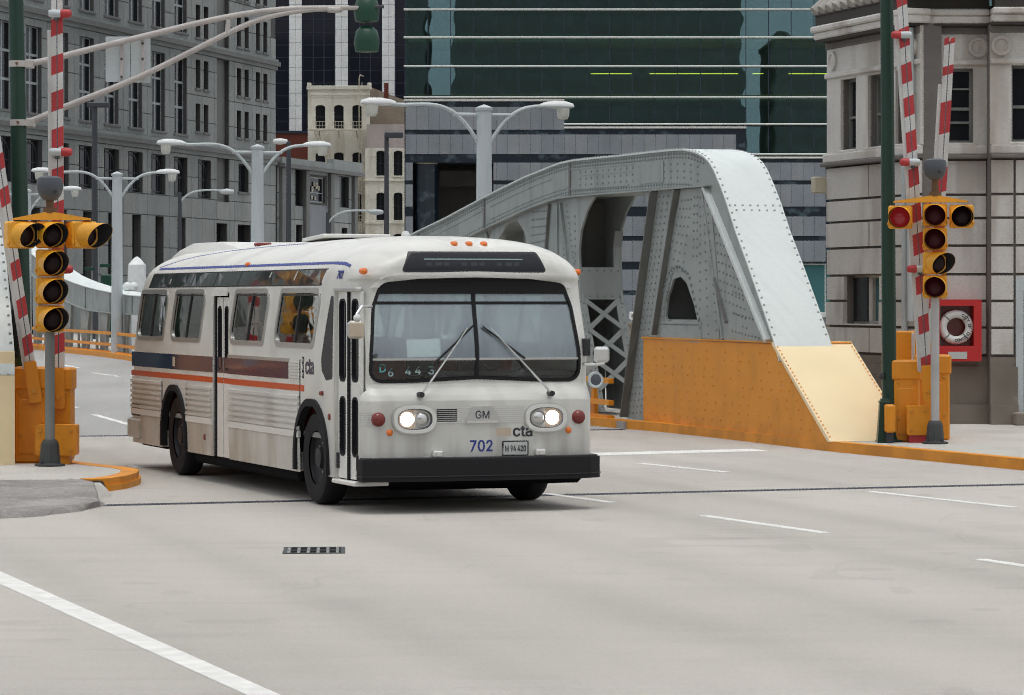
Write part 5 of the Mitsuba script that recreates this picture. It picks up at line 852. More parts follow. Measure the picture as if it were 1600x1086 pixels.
# ---------------------------------------------------------------- buildings
def wall(k, x0, x1, z0, z1, openings, mt, depth=0.5, y0=0.0, name='wall', fr=None, lab=None):
    p = sbox(x0, z0, x1, z1)
    if openings: p = p.difference(unary_union(openings))
    return part(k, name, MB().py(p, y0, y0+depth), mt, lab, smooth=False, frame=fr)
def window(k, p, yin=0.22, glass='mat_window_dark', frame='mat_mullion', bx=(), bz=(), fw=0.07, bw=0.06, fr=None, extra=None, name='window'):
    w = part(k, name, MB().py(p.difference(p.buffer(-fw)), yin-0.02, yin+0.06), frame, smooth=False, frame=fr)
    part(w, 'pane', MB().py(p.buffer(-fw*0.5), yin+0.03, yin+0.045), glass, smooth=False, frame=fr)
    b = p.bounds
    for x in bx: part(w, 'mullion', MB().py(sbox(x-bw/2, b[1]+fw, x+bw/2, b[3]-fw), yin-0.035, yin+0.05), frame, smooth=False, frame=fr)
    for z in bz: part(w, 'rail', MB().py(sbox(b[0]+fw, z-bw/2, b[2]-fw, z+bw/2), yin-0.028, yin+0.05), frame, smooth=False, frame=fr)
    return w
def stones(k, rows, joints, openings, gap, proud, mats, fr=None, name='stone', y0=0.0, rng=RNG, clip=None, limit=300):
    """single stones: rows are (z0, z1), joints(i) the x of the upright joints of row i"""
    hole = unary_union([o.buffer(gap*0.1) for o in openings]) if openings else None; n = 0
    for i, (z0, z1) in enumerate(rows):
        xs = joints(i)
        for a, b in zip(xs[:-1], xs[1:]):
            c = sbox(a+gap/2, z0+gap/2, b-gap/2, z1-gap/2)
            if hole is not None: c = c.difference(hole)
            if clip is not None: c = c.intersection(clip)
            for g in getattr(c, 'geoms', [c]):
                if g.area < 0.04 or n >= limit: continue
                n += 1; part(k, name, MB().py(g.simplify(0.01), y0-proud*(0.85+0.3*rng.random()), y0+0.02), mats[rng.integers(len(mats))], smooth=False, frame=fr)

# --- the granite building on the left
AF = Frame(-18.5, 250, 75.43); gA = thing('granite_building', 'large grey granite office building with tall paired windows at the upper left', 'building', AF)
cen = [-21.1-4.43*i for i in range(13)]; W, H_ = [], []
talls = [sbox(c-1.3, 14.1, c+1.3, 19.65) for c in cen]+[sbox(c-1.3, 21.4, c+1.3, 27.0) for c in cen]
archs = [sbox(c-1.4, 9.65, c+1.4, 12.45) for c in cen+[-16.15]]
slits = [sbox(c+o-0.5, z0, c+o+0.5, z1) for c in (-16.65, -7.7, -3.35) for o in (-0.85, 0.85) for z0, z1 in ((14.45, 16.5), (17.6, 19.7), (21.3, 23.7), (24.9, 27.2))]
lows = [sbox(c-0.85, 0.0, c+0.85, 8.1) for c in [-20.9-4.43*i for i in range(13)]]+[sbox(-13.6, 0, -11.2, 7.9), sbox(-8.9, 0, -5.9, 7.9)]
oneW = sbox(-8.7, 10.35, -6.4, 12.5)
rec = [sbox(-13.5, 9.5, -10.8, 12.75), sbox(-13.5, 13.75, -10.8, 20.1), sbox(-13.5, 21.0, -10.8, 30)]
opn = talls+archs+slits+lows+[oneW]+rec
wA = wall(gA, -78, 0, 0, 34, opn, 'mat_granite_joint', 0.6)
part(gA, 'side_wall', MB().box(-78, -0.02, 0.55, 30, 0, 34), 'mat_granite_1', smooth=False)
for p in talls: c = (p.bounds[0]+p.bounds[2])/2; z0 = p.bounds[1]; window(gA, p, 0.28, bx=(c,), bz=(z0+1.95, z0+3.75), bw=0.16, fw=0.05)
for p in archs:
    c = (p.bounds[0]+p.bounds[2])/2; w = window(gA, p, 0.28, frame='mat_mullion_dark', bx=(c-0.5, c+0.5), bz=(11.0,), fw=0.06)
    ar = arch(c-1.2, c+1.2, 9.8, 12.3, 1.1); part(w, 'arch_bar', MB().py(ar.difference(ar.buffer(-0.09)), 0.24, 0.33), 'mat_mullion_dark', smooth=False)
for p in slits: window(gA, p, 0.3, frame='mat_mullion_dark', fw=0.05)
window(gA, oneW, 0.28, frame='mat_mullion_dark', fw=0.1, bx=(-7.55,))
for p in lows: window(gA, p, 0.5, frame='mat_mullion_dark', fw=0.06, bz=(3.0, 6.0), name='ground_window')
for p in rec: part(gA, 'recess_panel', MB().py(p, 0.30, 0.34), 'mat_granite_dark', smooth=False)
for z0, z1, o in ((12.75, 13.05, 0.25), (13.05, 13.35, 0.55), (13.35, 13.62, 0.35), (20.15, 20.42, 0.25), (20.42, 20.75, 0.6), (20.75, 20.95, 0.35)): part(gA, 'cornice', MB().box(-78, 0.08, -o*0.75, 0.02, z0, z1), 'mat_granite_dark' if z0 in (13.05, 20.42) else 'mat_granite_1', smooth=False)
for p in talls+[oneW]+slits: part(gA, 'sill', MB().cbox(p.bounds[0]-0.15, p.bounds[2]+0.15, -0.16, 0.2, p.bounds[1]-0.16, p.bounds[1]+0.02, 0.02), 'mat_granite_dark')
GM_ = ['mat_granite_0', 'mat_granite_1', 'mat_granite_2']
jx = sorted([c+2.215 for c in cen]+cen+[-18.9-0.0, -16.65, -14.1, -13.5, -10.8, -9.6, -7.7, -5.55, -3.35, -1.2, 0.0]); jx = [x for x in jx if x > -57]
rowsA = [(3.9, 5.9), (5.9, 8.15), (8.15, 9.6), (9.6, 11.1), (11.1, 12.73), (13.64, 15.2), (15.2, 17.1), (17.1, 19.0), (19.0, 20.13), (20.96, 22.6), (22.6, 24.6)]
stones(wA, rowsA, lambda i: jx, opn, 0.06, 0.05, GM_)
bigA = MB(); hole = unary_union(opn)
for z0, z1 in ((0, 3.86), (24.65, 27.5), (27.5, 34)):
    bigA.py(sbox(-78, z0, 0, z1).difference(hole), -0.05, 0.02)
bigA.py(sbox(-78, 3.9, -56.5, 20.1).difference(hole), -0.05, 0.02); part(gA, 'wall_panels', bigA, 'mat_granite_1', smooth=False, kind='stuff')
# --- its low annex
aN = thing('stone_annex', 'low grey stone annex with dark pilasters below the cream building', 'building', AF)
wn = [sbox(4.8, 9.7, 6.8, 12.7), sbox(16.4, 9.9, 19.0, 12.5), sbox(8.7, 10.1, 12.6, 12.2), sbox(5.0, 3.0, 6.6, 8.2), sbox(17, 3.0, 18.6, 8.2)]
wN = wall(aN, 0.35, 20.9, 0, 13.0, wn, 'mat_granite_joint', 0.6); part(aN, 'side_wall', MB().box(0.35, 20.85, 0.55, 12, 0, 13.0), 'mat_granite_dark', smooth=False)
for p in wn[:2]+wn[3:]: window(aN, p, 0.25, frame='mat_mullion_dark')
w = window(aN, wn[2], 0.2, frame='mat_mullion', bz=(10.9,), fw=0.12)
for x_, z_, r_ in ((9.7, 11.2, 0.22), (10.2, 11.6, 0.2), (10.8, 11.5, 0.26), (11.4, 11.3, 0.2), (9.6, 10.5, 0.16), (10.4, 10.45, 0.14)): part(w, 'scroll', MB().py(Point(x_, z_).buffer(r_).difference(Point(x_, z_).buffer(r_*0.45)), 0.11, 0.17), 'mat_cream', smooth=False)
part(aN, 'pale_panel', MB().py(sbox(8.4, 4.0, 13.0, 9.9).union(sbox(8.2, 12.35, 13.1, 12.95)), -0.07, 0.03), 'mat_panel_0', smooth=False)
for x in (1.2, 7.2, 13.7, 20.2): part(aN, 'pilaster', MB().cbox(x-0.45, x+0.45, -0.35, 0.02, 0, 12.6, 0.03), 'mat_granite_dark')
for z0, z1, o, a, b in ((12.6, 12.9, 0.7, 0.3, 21.3), (12.9, 13.4, 0.5, 0.3, 13.2), (12.9, 13.75, 0.55, 13.2, 21.2)): part(aN, 'cornice', MB().box(a, b, -o, 0.02, z0, z1), 'mat_granite_dark' if z0 == 12.6 else 'mat_granite_1', smooth=False)
stones(wN, [(4.0, 6.3), (6.3, 8.6), (8.6, 10.6), (10.6, 12.6)], lambda i: [0.4, 2.7, 4.7, 6.9, 8.4, 13.0, 14.4, 16.4, 19.0, 20.85], wn+[sbox(8.3, 4, 13.1, 13)], 0.07, 0.05, GM_)
# --- dark tower
BFm = Frame(0, 320, 0); tB = thing('dark_tower', 'dark glass tower with white vertical piers behind the cream building', 'building', BFm); px_ = 0.064
def bx_(u): return (u-800)*px_
part(tB, 'core', MB().box(bx_(424), bx_(660), 0.6, 30, 0, 70), 'mat_tower_glass', smooth=False)
piers = [(452, 472), (524, 544), (597, 617)]; rowsB = [1.5+1.25*i for i in range(40)]
edges = [(430, 451), (473, 523), (545, 596), (618, 636)]
for a, b in edges:
    n = max(1, round((b-a)/17.0)); xs = np.linspace(bx_(a), bx_(b), n+1)
    for x in xs: part(tB, 'mullion', MB().box(x-0.05, x+0.05, -0.06, 0.2, 0, 70), 'mat_tower_bar', smooth=False)
    for i in range(n):
        for z in np.arange(17.5, 34.5, 1.27): part(tB, 'pane', MB().box(xs[i]+0.06, xs[i+1]-0.06, 0.05, 0.1, z+0.05, z+1.22), 'mat_tower_glass', smooth=False)
    part(tB, 'lower_glass', MB().box(bx_(a), bx_(b), 0.06, 0.11, 0, 17.45), 'mat_tower_glass', smooth=False); part(tB, 'upper_glass', MB().box(bx_(a), bx_(b), 0.06, 0.11, 34.6, 70), 'mat_tower_glass', smooth=False)
    part(tB, 'spandrel_bars', (lambda m: [m.box(bx_(a), bx_(b), 0.0, 0.2, z-0.03, z+0.04) for z in np.arange(17.5, 35, 1.27)] and m)(MB()), 'mat_tower_bar', smooth=False, kind='stuff')
for a, b in piers:
    part(tB, 'pier', MB().box(bx_(a)+0.04, bx_(b)-0.04, -0.25, 0.5, 0, 70), 'mat_granite_dark', smooth=False)
    xm = (bx_(a)+bx_(b))/2
    for z in np.arange(15.2, 34, 1.27):
        for x0, x1 in ((bx_(a), xm), (xm, bx_(b))): part(tB, 'pier_panel', MB().box(x0+0.012, x1-0.012, -0.32, -0.24, z+0.02, z+1.25), 'mat_tower_white', smooth=False)
    part(tB, 'pier_top', MB().box(bx_(a), bx_(b), -0.32, -0.24, 34.3, 70), 'mat_tower_white', smooth=False)
rb = single('brick_building', 'strip of dark red brick building below the dark tower', 'building', MB().box(-24.5, -19.0, 306, 315, 0, 18.1), 'mat_redbrick', smooth=False)
part(rb, 'coping', MB().box(-24.6, -18.9, 305.85, 315, 18.1, 18.35), 'mat_tower_bar', frame=W0, smooth=False)
# --- cream building with fire escape
CF = Frame(0, 285, 0); s_ = 0.057
def cx_(u): return (u-800)*s_
def cz_(v): return EYE+(HOR-v)*s_
cB = thing('cream_building', 'old cream painted brick building with arched windows and a fire escape', 'building', CF)
wins = [arch(cx_(a), cx_(b), cz_(v1), cz_(v0), 0.22) for a, b in ((493, 508), (522, 537), (550.5, 565)) for v0, v1 in ((164, 201), (238, 277), (302, 346), (366, 410))]
wall(cB, cx_(481), cx_(578), 0, cz_(134), wins, 'mat_cream', 0.4)
x1, x0 = cx_(578), cx_(481); yb = 19.0
part(cB, 'side_wall', MB().add([[x1, 0.0, 0], [x1+2.44, yb, 0], [x1+2.44, yb, cz_(134)-0.1], [x1, 0.0, cz_(134)-0.1], [x1-0.4, 0.3, 0], [x1+2.0, yb, 0], [x1+2.0, yb, cz_(134)-0.1], [x1-0.4, 0.3, cz_(134)-0.1]], [[0, 1, 2, 3], [7, 6, 5, 4], [3, 2, 6, 7], [1, 5, 6, 2]]), 'mat_brick', 'bare brown brick side wall', smooth=False)
part(cB, 'back', MB().box(x0, x1-0.3, 0.42, 15, 0, cz_(140)), 'mat_brick', smooth=False)
part(cB, 'parapet', MB().cbox(x0-0.1, x1+0.05, -0.14, 0.5, cz_(140), cz_(134), 0.03), 'mat_cream'); part(cB, 'corbel_band', MB().cbox(x0, x1, -0.08, 0.1, cz_(149), cz_(146), 0.02), 'mat_cream')
for u in (483, 577): part(cB, 'parapet_block', MB().cbox(cx_(u)-0.18, cx_(u)+0.18, -0.18, 0.3, cz_(140), cz_(129.5), 0.03), 'mat_cream')
for i in range(20): part(cB, 'dentil', MB().box(x0+0.15+i*0.215, x0+0.27+i*0.215, -0.07, 0.05, cz_(152), cz_(149)), 'mat_cream', smooth=False)
part(cB, 'chimney', MB().cbox(cx_(598), cx_(605), 3, 3.4, cz_(150), cz_(126), 0.02), 'mat_redbrick')
for p in wins:
    c = (p.bounds[0]+p.bounds[2])/2; zm = (p.bounds[1]+p.bounds[3])/2; w = window(cB, p, 0.2, frame='mat_mullion_dark', bz=(zm,), fw=0.05)
    part(w, 'hood', MB().py(arch(p.bounds[0]-0.08, p.bounds[2]+0.08, p.bounds[3]-0.35, p.bounds[3]+0.14, 0.28).difference(p.buffer(0.005)), -0.06, 0.02), 'mat_cream', smooth=False); part(w, 'sill', MB().cbox(p.bounds[0]-0.1, p.bounds[2]+0.1, -0.12, 0.15, p.bounds[1]-0.12, p.bounds[1]-0.002, 0.02), 'mat_cream')
fe = thing('fire_escape', 'iron fire escape on the front of the cream building', 'fire escape', CF)
for v in (204, 281, 350):
    pf = part(fe, 'platform', MB().box(x0+0.1, x1+0.1, -1.0, -0.40, cz_(v)-0.05, cz_(v)), 'mat_iron_cream', smooth=False); part(pf, 'edge_beam', MB().box(x0+0.1, x1+0.1, -1.04, -1.0, cz_(v)-0.09, cz_(v)+0.04), 'mat_iron_cream', smooth=False)
    for a, b in ((491, 510), (520, 539), (549, 567)):
        r = part(fe, 'railing', MB().tube([(cx_(a), -1.0, cz_(v)+0.75), (cx_(b), -1.0, cz_(v)+0.75)], 0.03, 6), 'mat_iron_cream'); part(r, 'mid_rail', MB().tube([(cx_(a), -1.0, cz_(v)+0.4), (cx_(b), -1.0, cz_(v)+0.4)], 0.022, 6), 'mat_iron_cream')
        for q in np.linspace(cx_(a), cx_(b), 5): part(r, 'baluster', MB().cyl((q, -1.0, cz_(v)), (q, -1.0, cz_(v)+0.75), 0.018, 6), 'mat_iron_cream')
    for q in (500, 530, 558): part(pf, 'bracket', MB().tube([(cx_(q), -0.9, cz_(v)-0.05), (cx_(q), -0.02, cz_(v)-0.6)], 0.03, 6), 'mat_iron_rust')
for v0, v1, a, b in ((207, 278, 492, 522),):
    st = part(fe, 'stair', MB().tube([(cx_(a), -0.7, cz_(v0)), (cx_(b), -0.7, cz_(v1))], 0.035, 6), 'mat_iron_cream'); part(st, 'stringer', MB().tube([(cx_(a)+0.3, -0.7, cz_(v0)), (cx_(b)+0.3, -0.7, cz_(v1))], 0.035, 6), 'mat_iron_cream')
    for t in np.linspace(0.05, 0.95, 11): xx = cx_(a)+(cx_(b)-cx_(a))*t; part(st, 'tread', MB().box(xx, xx+0.32, -0.8, -0.3, cz_(v0)+(cz_(v1)-cz_(v0))*t-0.02, cz_(v0)+(cz_(v1)-cz_(v0))*t+0.02), 'mat_iron_cream', smooth=False)
ld = part(fe, 'ladder', MB().tube([(cx_(562), -1.05, 0.5), (cx_(562), -1.05, cz_(124)), (cx_(563.5), -1.0, cz_(118)), (cx_(568), -0.6, cz_(120))], 0.045, 8), 'mat_iron_cream'); part(ld, 'rail', MB().tube([(cx_(566.5), -1.05, 0.5), (cx_(566.5), -1.05, cz_(130))], 0.03, 8), 'mat_iron_cream')
# --- two storey annex with pinkish top
cN = thing('cream_annex', 'cream brick annex with pairs of arched windows right of the fire escape', 'building', CF); y_ = -2.0
aw = [arch(cx_(a), cx_(b), cz_(v1), cz_(v0), 0.2) for a, b in ((589.5, 603), (616.5, 630)) for v0, v1 in ((237, 276), (302, 345), (366, 408))]
wall(cN, cx_(572), cx_(642), 0, cz_(233), aw, 'mat_cream', 0.4, y_); wall(cN, cx_(574.5), cx_(638), cz_(233), cz_(196), [], 'mat_pinkish', 0.4, y_+0.01, 'upper_wall', lab='pinkish upper wall'); part(cN, 'back', MB().box(cx_(574.5), cx_(636), y_+0.42, 9, 0, cz_(200)), 'mat_brick', smooth=False)
for p in aw:
    zm = (p.bounds[1]+p.bounds[3])/2; w = window(cN, p, y_+0.2, frame='mat_mullion_dark', bz=(zm,), bx=((p.bounds[0]+p.bounds[2])/2,), fw=0.05, bw=0.04)
    part(w, 'hood', MB().py(arch(p.bounds[0]-0.14, p.bounds[2]+0.14, p.bounds[3]-0.5, p.bounds[3]+0.22, 0.32).difference(p.buffer(0.005)), y_-0.09, y_+0.02), 'mat_cream', smooth=False); part(w, 'sill', MB().cbox(p.bounds[0]-0.1, p.bounds[2]+0.1, y_-0.12, y_+0.15, p.bounds[1]-0.12, p.bounds[1]-0.002, 0.02), 'mat_cream')
for v in (283, 349): part(cN, 'string_course', MB().cbox(cx_(572)-0.05, cx_(642)+0.03, y_-0.12, y_+0.05, cz_(v+1.5), cz_(v-1.5), 0.02), 'mat_cream')
for v in (245, 311):
    for u in (583, 609, 636): part(cN, 'impost', MB().cbox(cx_(u)-0.13, cx_(u)+0.13, y_-0.07, y_+0.03, cz_(v+1), cz_(v-1), 0.01), 'mat_cream')

# --- the green glass building over a striped granite base
DF_ = Frame(0, 200, 0); gD = thing('glass_building', 'green glass office building with white bands above a striped granite base', 'building', DF_)
def dx_(u): return (u-800)*0.04
def dzz_(v): return EYE+(HOR-v)*0.04
PW = 35.5; cols = [633+PW*i for i in range(0, 26)]
logg = sbox(dx_(645), 0, dx_(771), dzz_(254)); doorD = sbox(dx_(1252), 1.2, dx_(1330), dzz_(412))
base_poly = Polygon([(dx_(632), -0.3), (dx_(632), dzz_(156)), (dx_(883), dzz_(156)), (dx_(883), dzz_(200)), (dx_(1166), dzz_(200)), (dx_(1166), dzz_(247)), (45, dzz_(247)), (45, -0.3)])
bw_ = part(gD, 'base_wall', MB().py(base_poly.difference(logg).difference(doorD), 0.0, 0.5), 'mat_marble', 'dark marble wall with grey granite courses', smooth=False)
rowsD = [(dzz_(b), dzz_(a)) for a, b in ((167, 203), (210, 241), (254, 282), (288, 323), (338, 369), (376, 409), (421, 454), (461, 508))]
def jd_(i): return [dx_(633.5+17.75*j) for j in range(0, 38)]
stones(bw_, rowsD, jd_, [logg, doorD.buffer(0.05)], 0.018, 0.07, ['mat_panel_0', 'mat_panel_1', 'mat_panel_2'], name='granite_panel', clip=unary_union([base_poly.buffer(-0.02).intersection(sbox(-50, -1, dx_(883), 60)), base_poly.intersection(sbox(dx_(883), -1, dx_(1150), dzz_(209))), base_poly.intersection(sbox(dx_(883), -1, 60, dzz_(249)))]))
part(gD, 'base_panels', (lambda m: [m.py(sbox(dx_(1308), a, 45, b), -0.07, 0.02) for a, b in rowsD[2:]] and m)(MB()), 'mat_panel_1', smooth=False, kind='stuff')
part(gD, 'loggia_back', MB().box(dx_(640), dx_(790), 7.0, 7.2, 0, 11), 'mat_chassis', smooth=False); part(gD, 'loggia_ceiling', MB().box(dx_(640), dx_(790), 0.4, 7.2, dzz_(254), dzz_(254)+0.2), 'mat_marble', smooth=False); part(gD, 'loggia_beam', MB().box(dx_(684), dx_(771), 5.0, 5.4, dzz_(287), dzz_(262)), 'mat_house_dark', smooth=False)
part(gD, 'loggia_side', MB().box(dx_(771), dx_(771)+0.2, 0.4, 7.2, 0, 11), 'mat_chassis', smooth=False)
part(gD, 'column', MB().lathe([(0.78, 0), (0.78, dzz_(256))], (dx_(665), 0.9, 0), 'z', 8), 'mat_marble', 'dark marble octagonal column', smooth=False); part(gD, 'column_cap', MB().lathe([(0.0, dzz_(256)), (0.74, dzz_(256)), (0.74, dzz_(250)), (0, dzz_(250))], (dx_(665), 0.9, 0), 'z', 8), 'mat_iron_cream', smooth=False)
wd_ = window(gD, doorD, 0.25, 'mat_teal_pane', 'mat_bullnose', bx=(dx_(1290),), fw=0.08); part(wd_, 'sill', MB().cbox(dx_(1250), dx_(1332), -0.2, 0.2, dzz_(496), dzz_(488), 0.03), 'mat_bullnose')
def glass_pane(x0, x1, z0, z1, name='pane'):
    n = 9; xs, zs_ = np.linspace(x0, x1, n), np.linspace(z0, z1, n); X, Z = np.meshgrid(xs, zs_); bul = 0.00042*RNG.normal(); b2 = 0.00022*RNG.normal()
    tx, tz = RNG.normal()*0.0002, RNG.normal()*0.0002
    u, w = (X-x0)/(x1-x0)*2-1, (Z-z0)/(z1-z0)*2-1
    Y = 0.10+bul*(1-u*u)*(1-w*w)+b2*np.sin(np.pi*w)*(1-u*u)+tx*u*0.7+tz*w*0.9
    v = np.stack([X.ravel(), Y.ravel(), Z.ravel()], 1); f = [[i*n+j, i*n+j+1, (i+1)*n+j+1, (i+1)*n+j] for i in range(n-1) for j in range(n-1)]
    return part(gD, name, MB().add(v, f), 'mat_curtain_glass', smooth=True)
vrows = [(-28, 15), (15, 58.5), (58.5, 103.5), (103.5, 150), (150, 196), (196, 244)]; umin = [632, 632, 632, 632, 882, 1165]
for (v0, v1), um in zip(vrows, umin):
    for a in cols:
        if a > um and a < 1330 or abs(a-um) < 2: glass_pane(dx_(a)+0.02, dx_(a+PW)-0.02, dzz_(v1)+0.06, dzz_(v0)-0.06)
    part(gD, 'end_glass', MB().add([[dx_(1377), 0.1, dzz_(v1)], [45, 0.1, dzz_(v1)], [45, 0.1, dzz_(v0)], [dx_(1377), 0.1, dzz_(v0)]], [[0, 1, 2, 3]]), 'mat_curtain_glass', smooth=False)
part(gD, 'upper_glass', MB().add([[dx_(632), 0.1, dzz_(-28)], [45, 0.1, dzz_(-28)], [45, 0.1, 62], [dx_(632), 0.1, 62]], [[0, 1, 2, 3]]), 'mat_curtain_glass', smooth=False)
for a in cols: ub = 150 if a < 880 else 196 if a < 1163 else 244; part(gD, 'mullion', MB().box(dx_(a)-0.025, dx_(a)+0.025, 0.06, 0.2, dzz_(ub), 62), 'mat_tower_bar', smooth=False)
for v, um in ((-28, 631), (15, 631), (58.5, 631), (103.5, 631), (152, 631), (157, 631), (194, 881), (199.5, 881), (241, 1164), (246.5, 1164)):
    if v in (152, 157): part(gD, 'bullnose', MB().tube([(dx_(um), -0.08, dzz_(v)), (dx_(882) if v == 157 else 45, -0.08, dzz_(v))], 0.062, 8), 'mat_bullnose', smooth=60)
    else: part(gD, 'bullnose', MB().tube([(dx_(um), -0.08, dzz_(v)), (dx_(1166) if v == 199.5 else 45, -0.08, dzz_(v))], 0.066, 8), 'mat_bullnose', smooth=60)
part(gD, 'upper_bullnoses', (lambda m: [m.tube([(dx_(631), -0.08, z), (45, -0.08, z)], 0.085, 6) for z in np.arange(dzz_(-73), 62, 1.8)] and m)(MB()), 'mat_bullnose', smooth=60, kind='stuff')
part(gD, 'core', MB().box(dx_(634), 45, 6.5, 25, 0, 62), 'mat_house_dark', smooth=False)
for v in (-28, 58.5, 150, 247): part(gD, 'floor_slab', MB().box(dx_(634), 45, 0.4, 6.5, dzz_(v)-0.25, dzz_(v)+0.15), 'mat_house_dark', smooth=False)
part(gD, 'end_wall', MB().box(dx_(632), dx_(632)+0.2, 0.15, 25, 0, 62), 'mat_marble', smooth=False)
for a, b in ((922, 992), (1015, 1160), (1178, 1200), (1235, 1310)): part(gD, 'ceiling_lamp', MB().box(dx_(a)+0.1, dx_(b)-0.1, 2.4, 2.6, dzz_(110.5)-0.03, dzz_(110.5)+0.02), 'mat_bullnose', smooth=False, emitter=light((0.55, 0.5, 0.05)))

# --- the bridge tower house on the right
pa, pb = np.array([6.985, 54.4]), np.array([5.773, 58.2]); L1 = float(np.linalg.norm(pa-pb)); W1 = Frame(pb[0], pb[1], math.degrees(math.atan2(*(pa-pb)[::-1]))); W2 = Frame(6.985, 54.75, 0); W3 = Frame(6.985, 54.4, 0)
hB = thing('tower_house', 'grey stone bridge tower house with dark windows and tiled eaves at the right', 'building', W3)
Z0 = 0.14
crs = [(1.317, 1.79), (1.79, 2.245), (2.245, 2.70), (2.70, 3.19), (3.19, 3.66), (3.66, 4.06), (4.06, 4.66)]
def hwall(fr, x0, x1, ups, lowo, cut_, base_y=-0.10):
    w = wall(hB, x0, x1, Z0, 7.0, ups+lowo, 'mat_house_dark', 0.35, fr=fr)
    part(hB, 'base_course', MB().py(sbox(x0, Z0, x1, 1.13).difference(unary_union(lowo)) if lowo else sbox(x0, Z0, x1, 1.13), base_y, 0.0), 'mat_house_base', 'stained dark stone base course', smooth=False, frame=fr); part(hB, 'plinth', MB().py((sbox(x0, Z0, x1, 0.48).difference(unary_union(lowo)) if lowo else sbox(x0, Z0, x1, 0.48)), base_y-0.07, base_y), 'mat_house_base', smooth=False, frame=fr)
    part(hB, 'base_cap', MB().py(sbox(x0, 1.13, x1, 1.29).difference(unary_union(lowo)) if lowo else sbox(x0, 1.13, x1, 1.29), -0.06, 0.0), 'mat_house_base', smooth=False, frame=fr)
    stones(w, crs, lambda i: cut_[i % 2], lowo, 0.045, 0.07, ['mat_house'], fr=fr)
    part(hB, 'ledge', MB().cbox(x0, x1, -0.20, 0.02, 4.67, 4.74, 0.015), 'mat_house_dark', frame=fr); part(hB, 'ledge', MB().cbox(x0, x1, -0.14, 0.02, 4.74, 4.90, 0.02), 'mat_house', frame=fr)
    upp = sbox(x0, 4.905, x1, 6.93).difference(unary_union(ups)) if ups else sbox(x0, 4.905, x1, 6.93)
    part(hB, 'upper_wall', MB().py(upp, -0.05, 0.02), 'mat_house', smooth=False, frame=fr)
    part(hB, 'frieze_band', MB().cbox(x0, x1, -0.11, 0.0, 6.27, 6.36, 0.015), 'mat_house', frame=fr); part(hB, 'frieze_band', MB().cbox(x0, x1, -0.09, 0.0, 6.80, 6.93, 0.02), 'mat_house_dark', frame=fr)
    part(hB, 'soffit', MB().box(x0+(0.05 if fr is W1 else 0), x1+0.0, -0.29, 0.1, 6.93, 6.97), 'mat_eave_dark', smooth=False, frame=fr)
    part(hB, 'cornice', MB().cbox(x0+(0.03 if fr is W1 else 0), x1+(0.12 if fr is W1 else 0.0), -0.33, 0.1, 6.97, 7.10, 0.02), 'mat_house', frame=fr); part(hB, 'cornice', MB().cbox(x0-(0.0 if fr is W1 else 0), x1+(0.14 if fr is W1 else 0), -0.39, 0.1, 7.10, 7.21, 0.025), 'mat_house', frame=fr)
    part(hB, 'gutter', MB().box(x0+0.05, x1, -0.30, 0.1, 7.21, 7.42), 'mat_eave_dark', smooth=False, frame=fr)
    return w
def hwin(fr, p, n=1, lab=None):
    zm = (p.bounds[1]+p.bounds[3])/2-0.05; w = window(hB, p, 0.14, frame='mat_pole_grey', bz=(zm,), fw=0.045, bw=0.05, fr=fr); part(w, 'sill', MB().cbox(p.bounds[0]-0.05, p.bounds[2]+0.05, -0.13, 0.1, p.bounds[1]-0.09, p.bounds[1]-0.004, 0.015), 'mat_house', frame=fr); return w
u1 = [sbox(0.62, 4.95, 1.30, 6.22), sbox(1.82, 4.95, 2.72, 6.22), sbox(2.98, 4.95, 3.42, 6.22)]; l1 = [sbox(0.80, 1.84, 2.34, 2.70)]
hwall(W1, 0.0, L1, u1, l1, [[0.0, 1.9, L1], [0.0, L1]])
for p in u1: hwin(W1, p)
w = window(hB, l1[0], 0.16, 'mat_teal_pane', 'mat_house', bx=(1.55,), bw=0.16, fw=0.05, fr=W1); part(w, 'shutter', MB().py(sbox(0.86, 1.88, 1.46, 2.66), 0.10, 0.17), 'mat_window_dark', smooth=False, frame=W1)
u2 = [sbox(0.46, 4.95, 0.90, 6.22)]
hwall(W2, 0.0, 1.14, u2, [], [[0.0, 1.14], [0.0, 1.14]]); w = hwin(W2, u2[0]); part(w, 'rail', MB().py(sbox(0.5, 5.86, 0.86, 5.89), 0.10, 0.18), 'mat_pole_grey', smooth=False, frame=W2); part(w, 'rail', MB().py(sbox(0.5, 5.28, 0.86, 5.32), 0.10, 0.18), 'mat_pole_grey', smooth=False, frame=W2)
u3 = [sbox(1.50, 4.95, 2.5, 6.25)]; d3 = [sbox(1.60, Z0, 2.6, 2.55)]
hwall(W3, 1.135, 8.0, u3, d3, [[1.135, 1.55, 3.2, 5.0, 8.0], [1.135, 1.55, 4.0, 6.0, 8.0]]); hwin(W3, u3[0])
dr_ = part(hB, 'door', MB().py(sbox(1.72, 0.35, 2.5, 2.4), 0.16, 0.22), 'mat_window_dark', smooth=False); part(dr_, 'frame', MB().py(sbox(1.57, Z0+0.2, 2.62, 2.66).difference(sbox(1.70, Z0, 2.5, 2.42)), -0.09, 0.2), 'mat_lamp_grey', smooth=False); part(dr_, 'step', MB().cbox(1.5, 2.7, -0.5, 0.1, Z0, 0.36, 0.02), 'mat_house_base')
part(hB, 'return_wall', MB().box(1.13, 1.18, 0.0, 0.36, Z0, 7.0), 'mat_house_dark', smooth=False)
for fr, xs, zz_ in ((W1, (0.32, 3.72), 6.58), (W2, (0.16, 0.98), 6.58), (W3, (1.32, 2.9), 6.58)):
    for x in xs: r = part(hB, 'roundel', MB().lathe([(0.17, 0.0), (0.17, 0.06), (0.12, 0.065), (0.11, 0.03), (0.06, 0.03), (0.0, 0.06)], (x, -0.05, zz_), 'y', 20), 'mat_house', smooth=30, frame=fr)
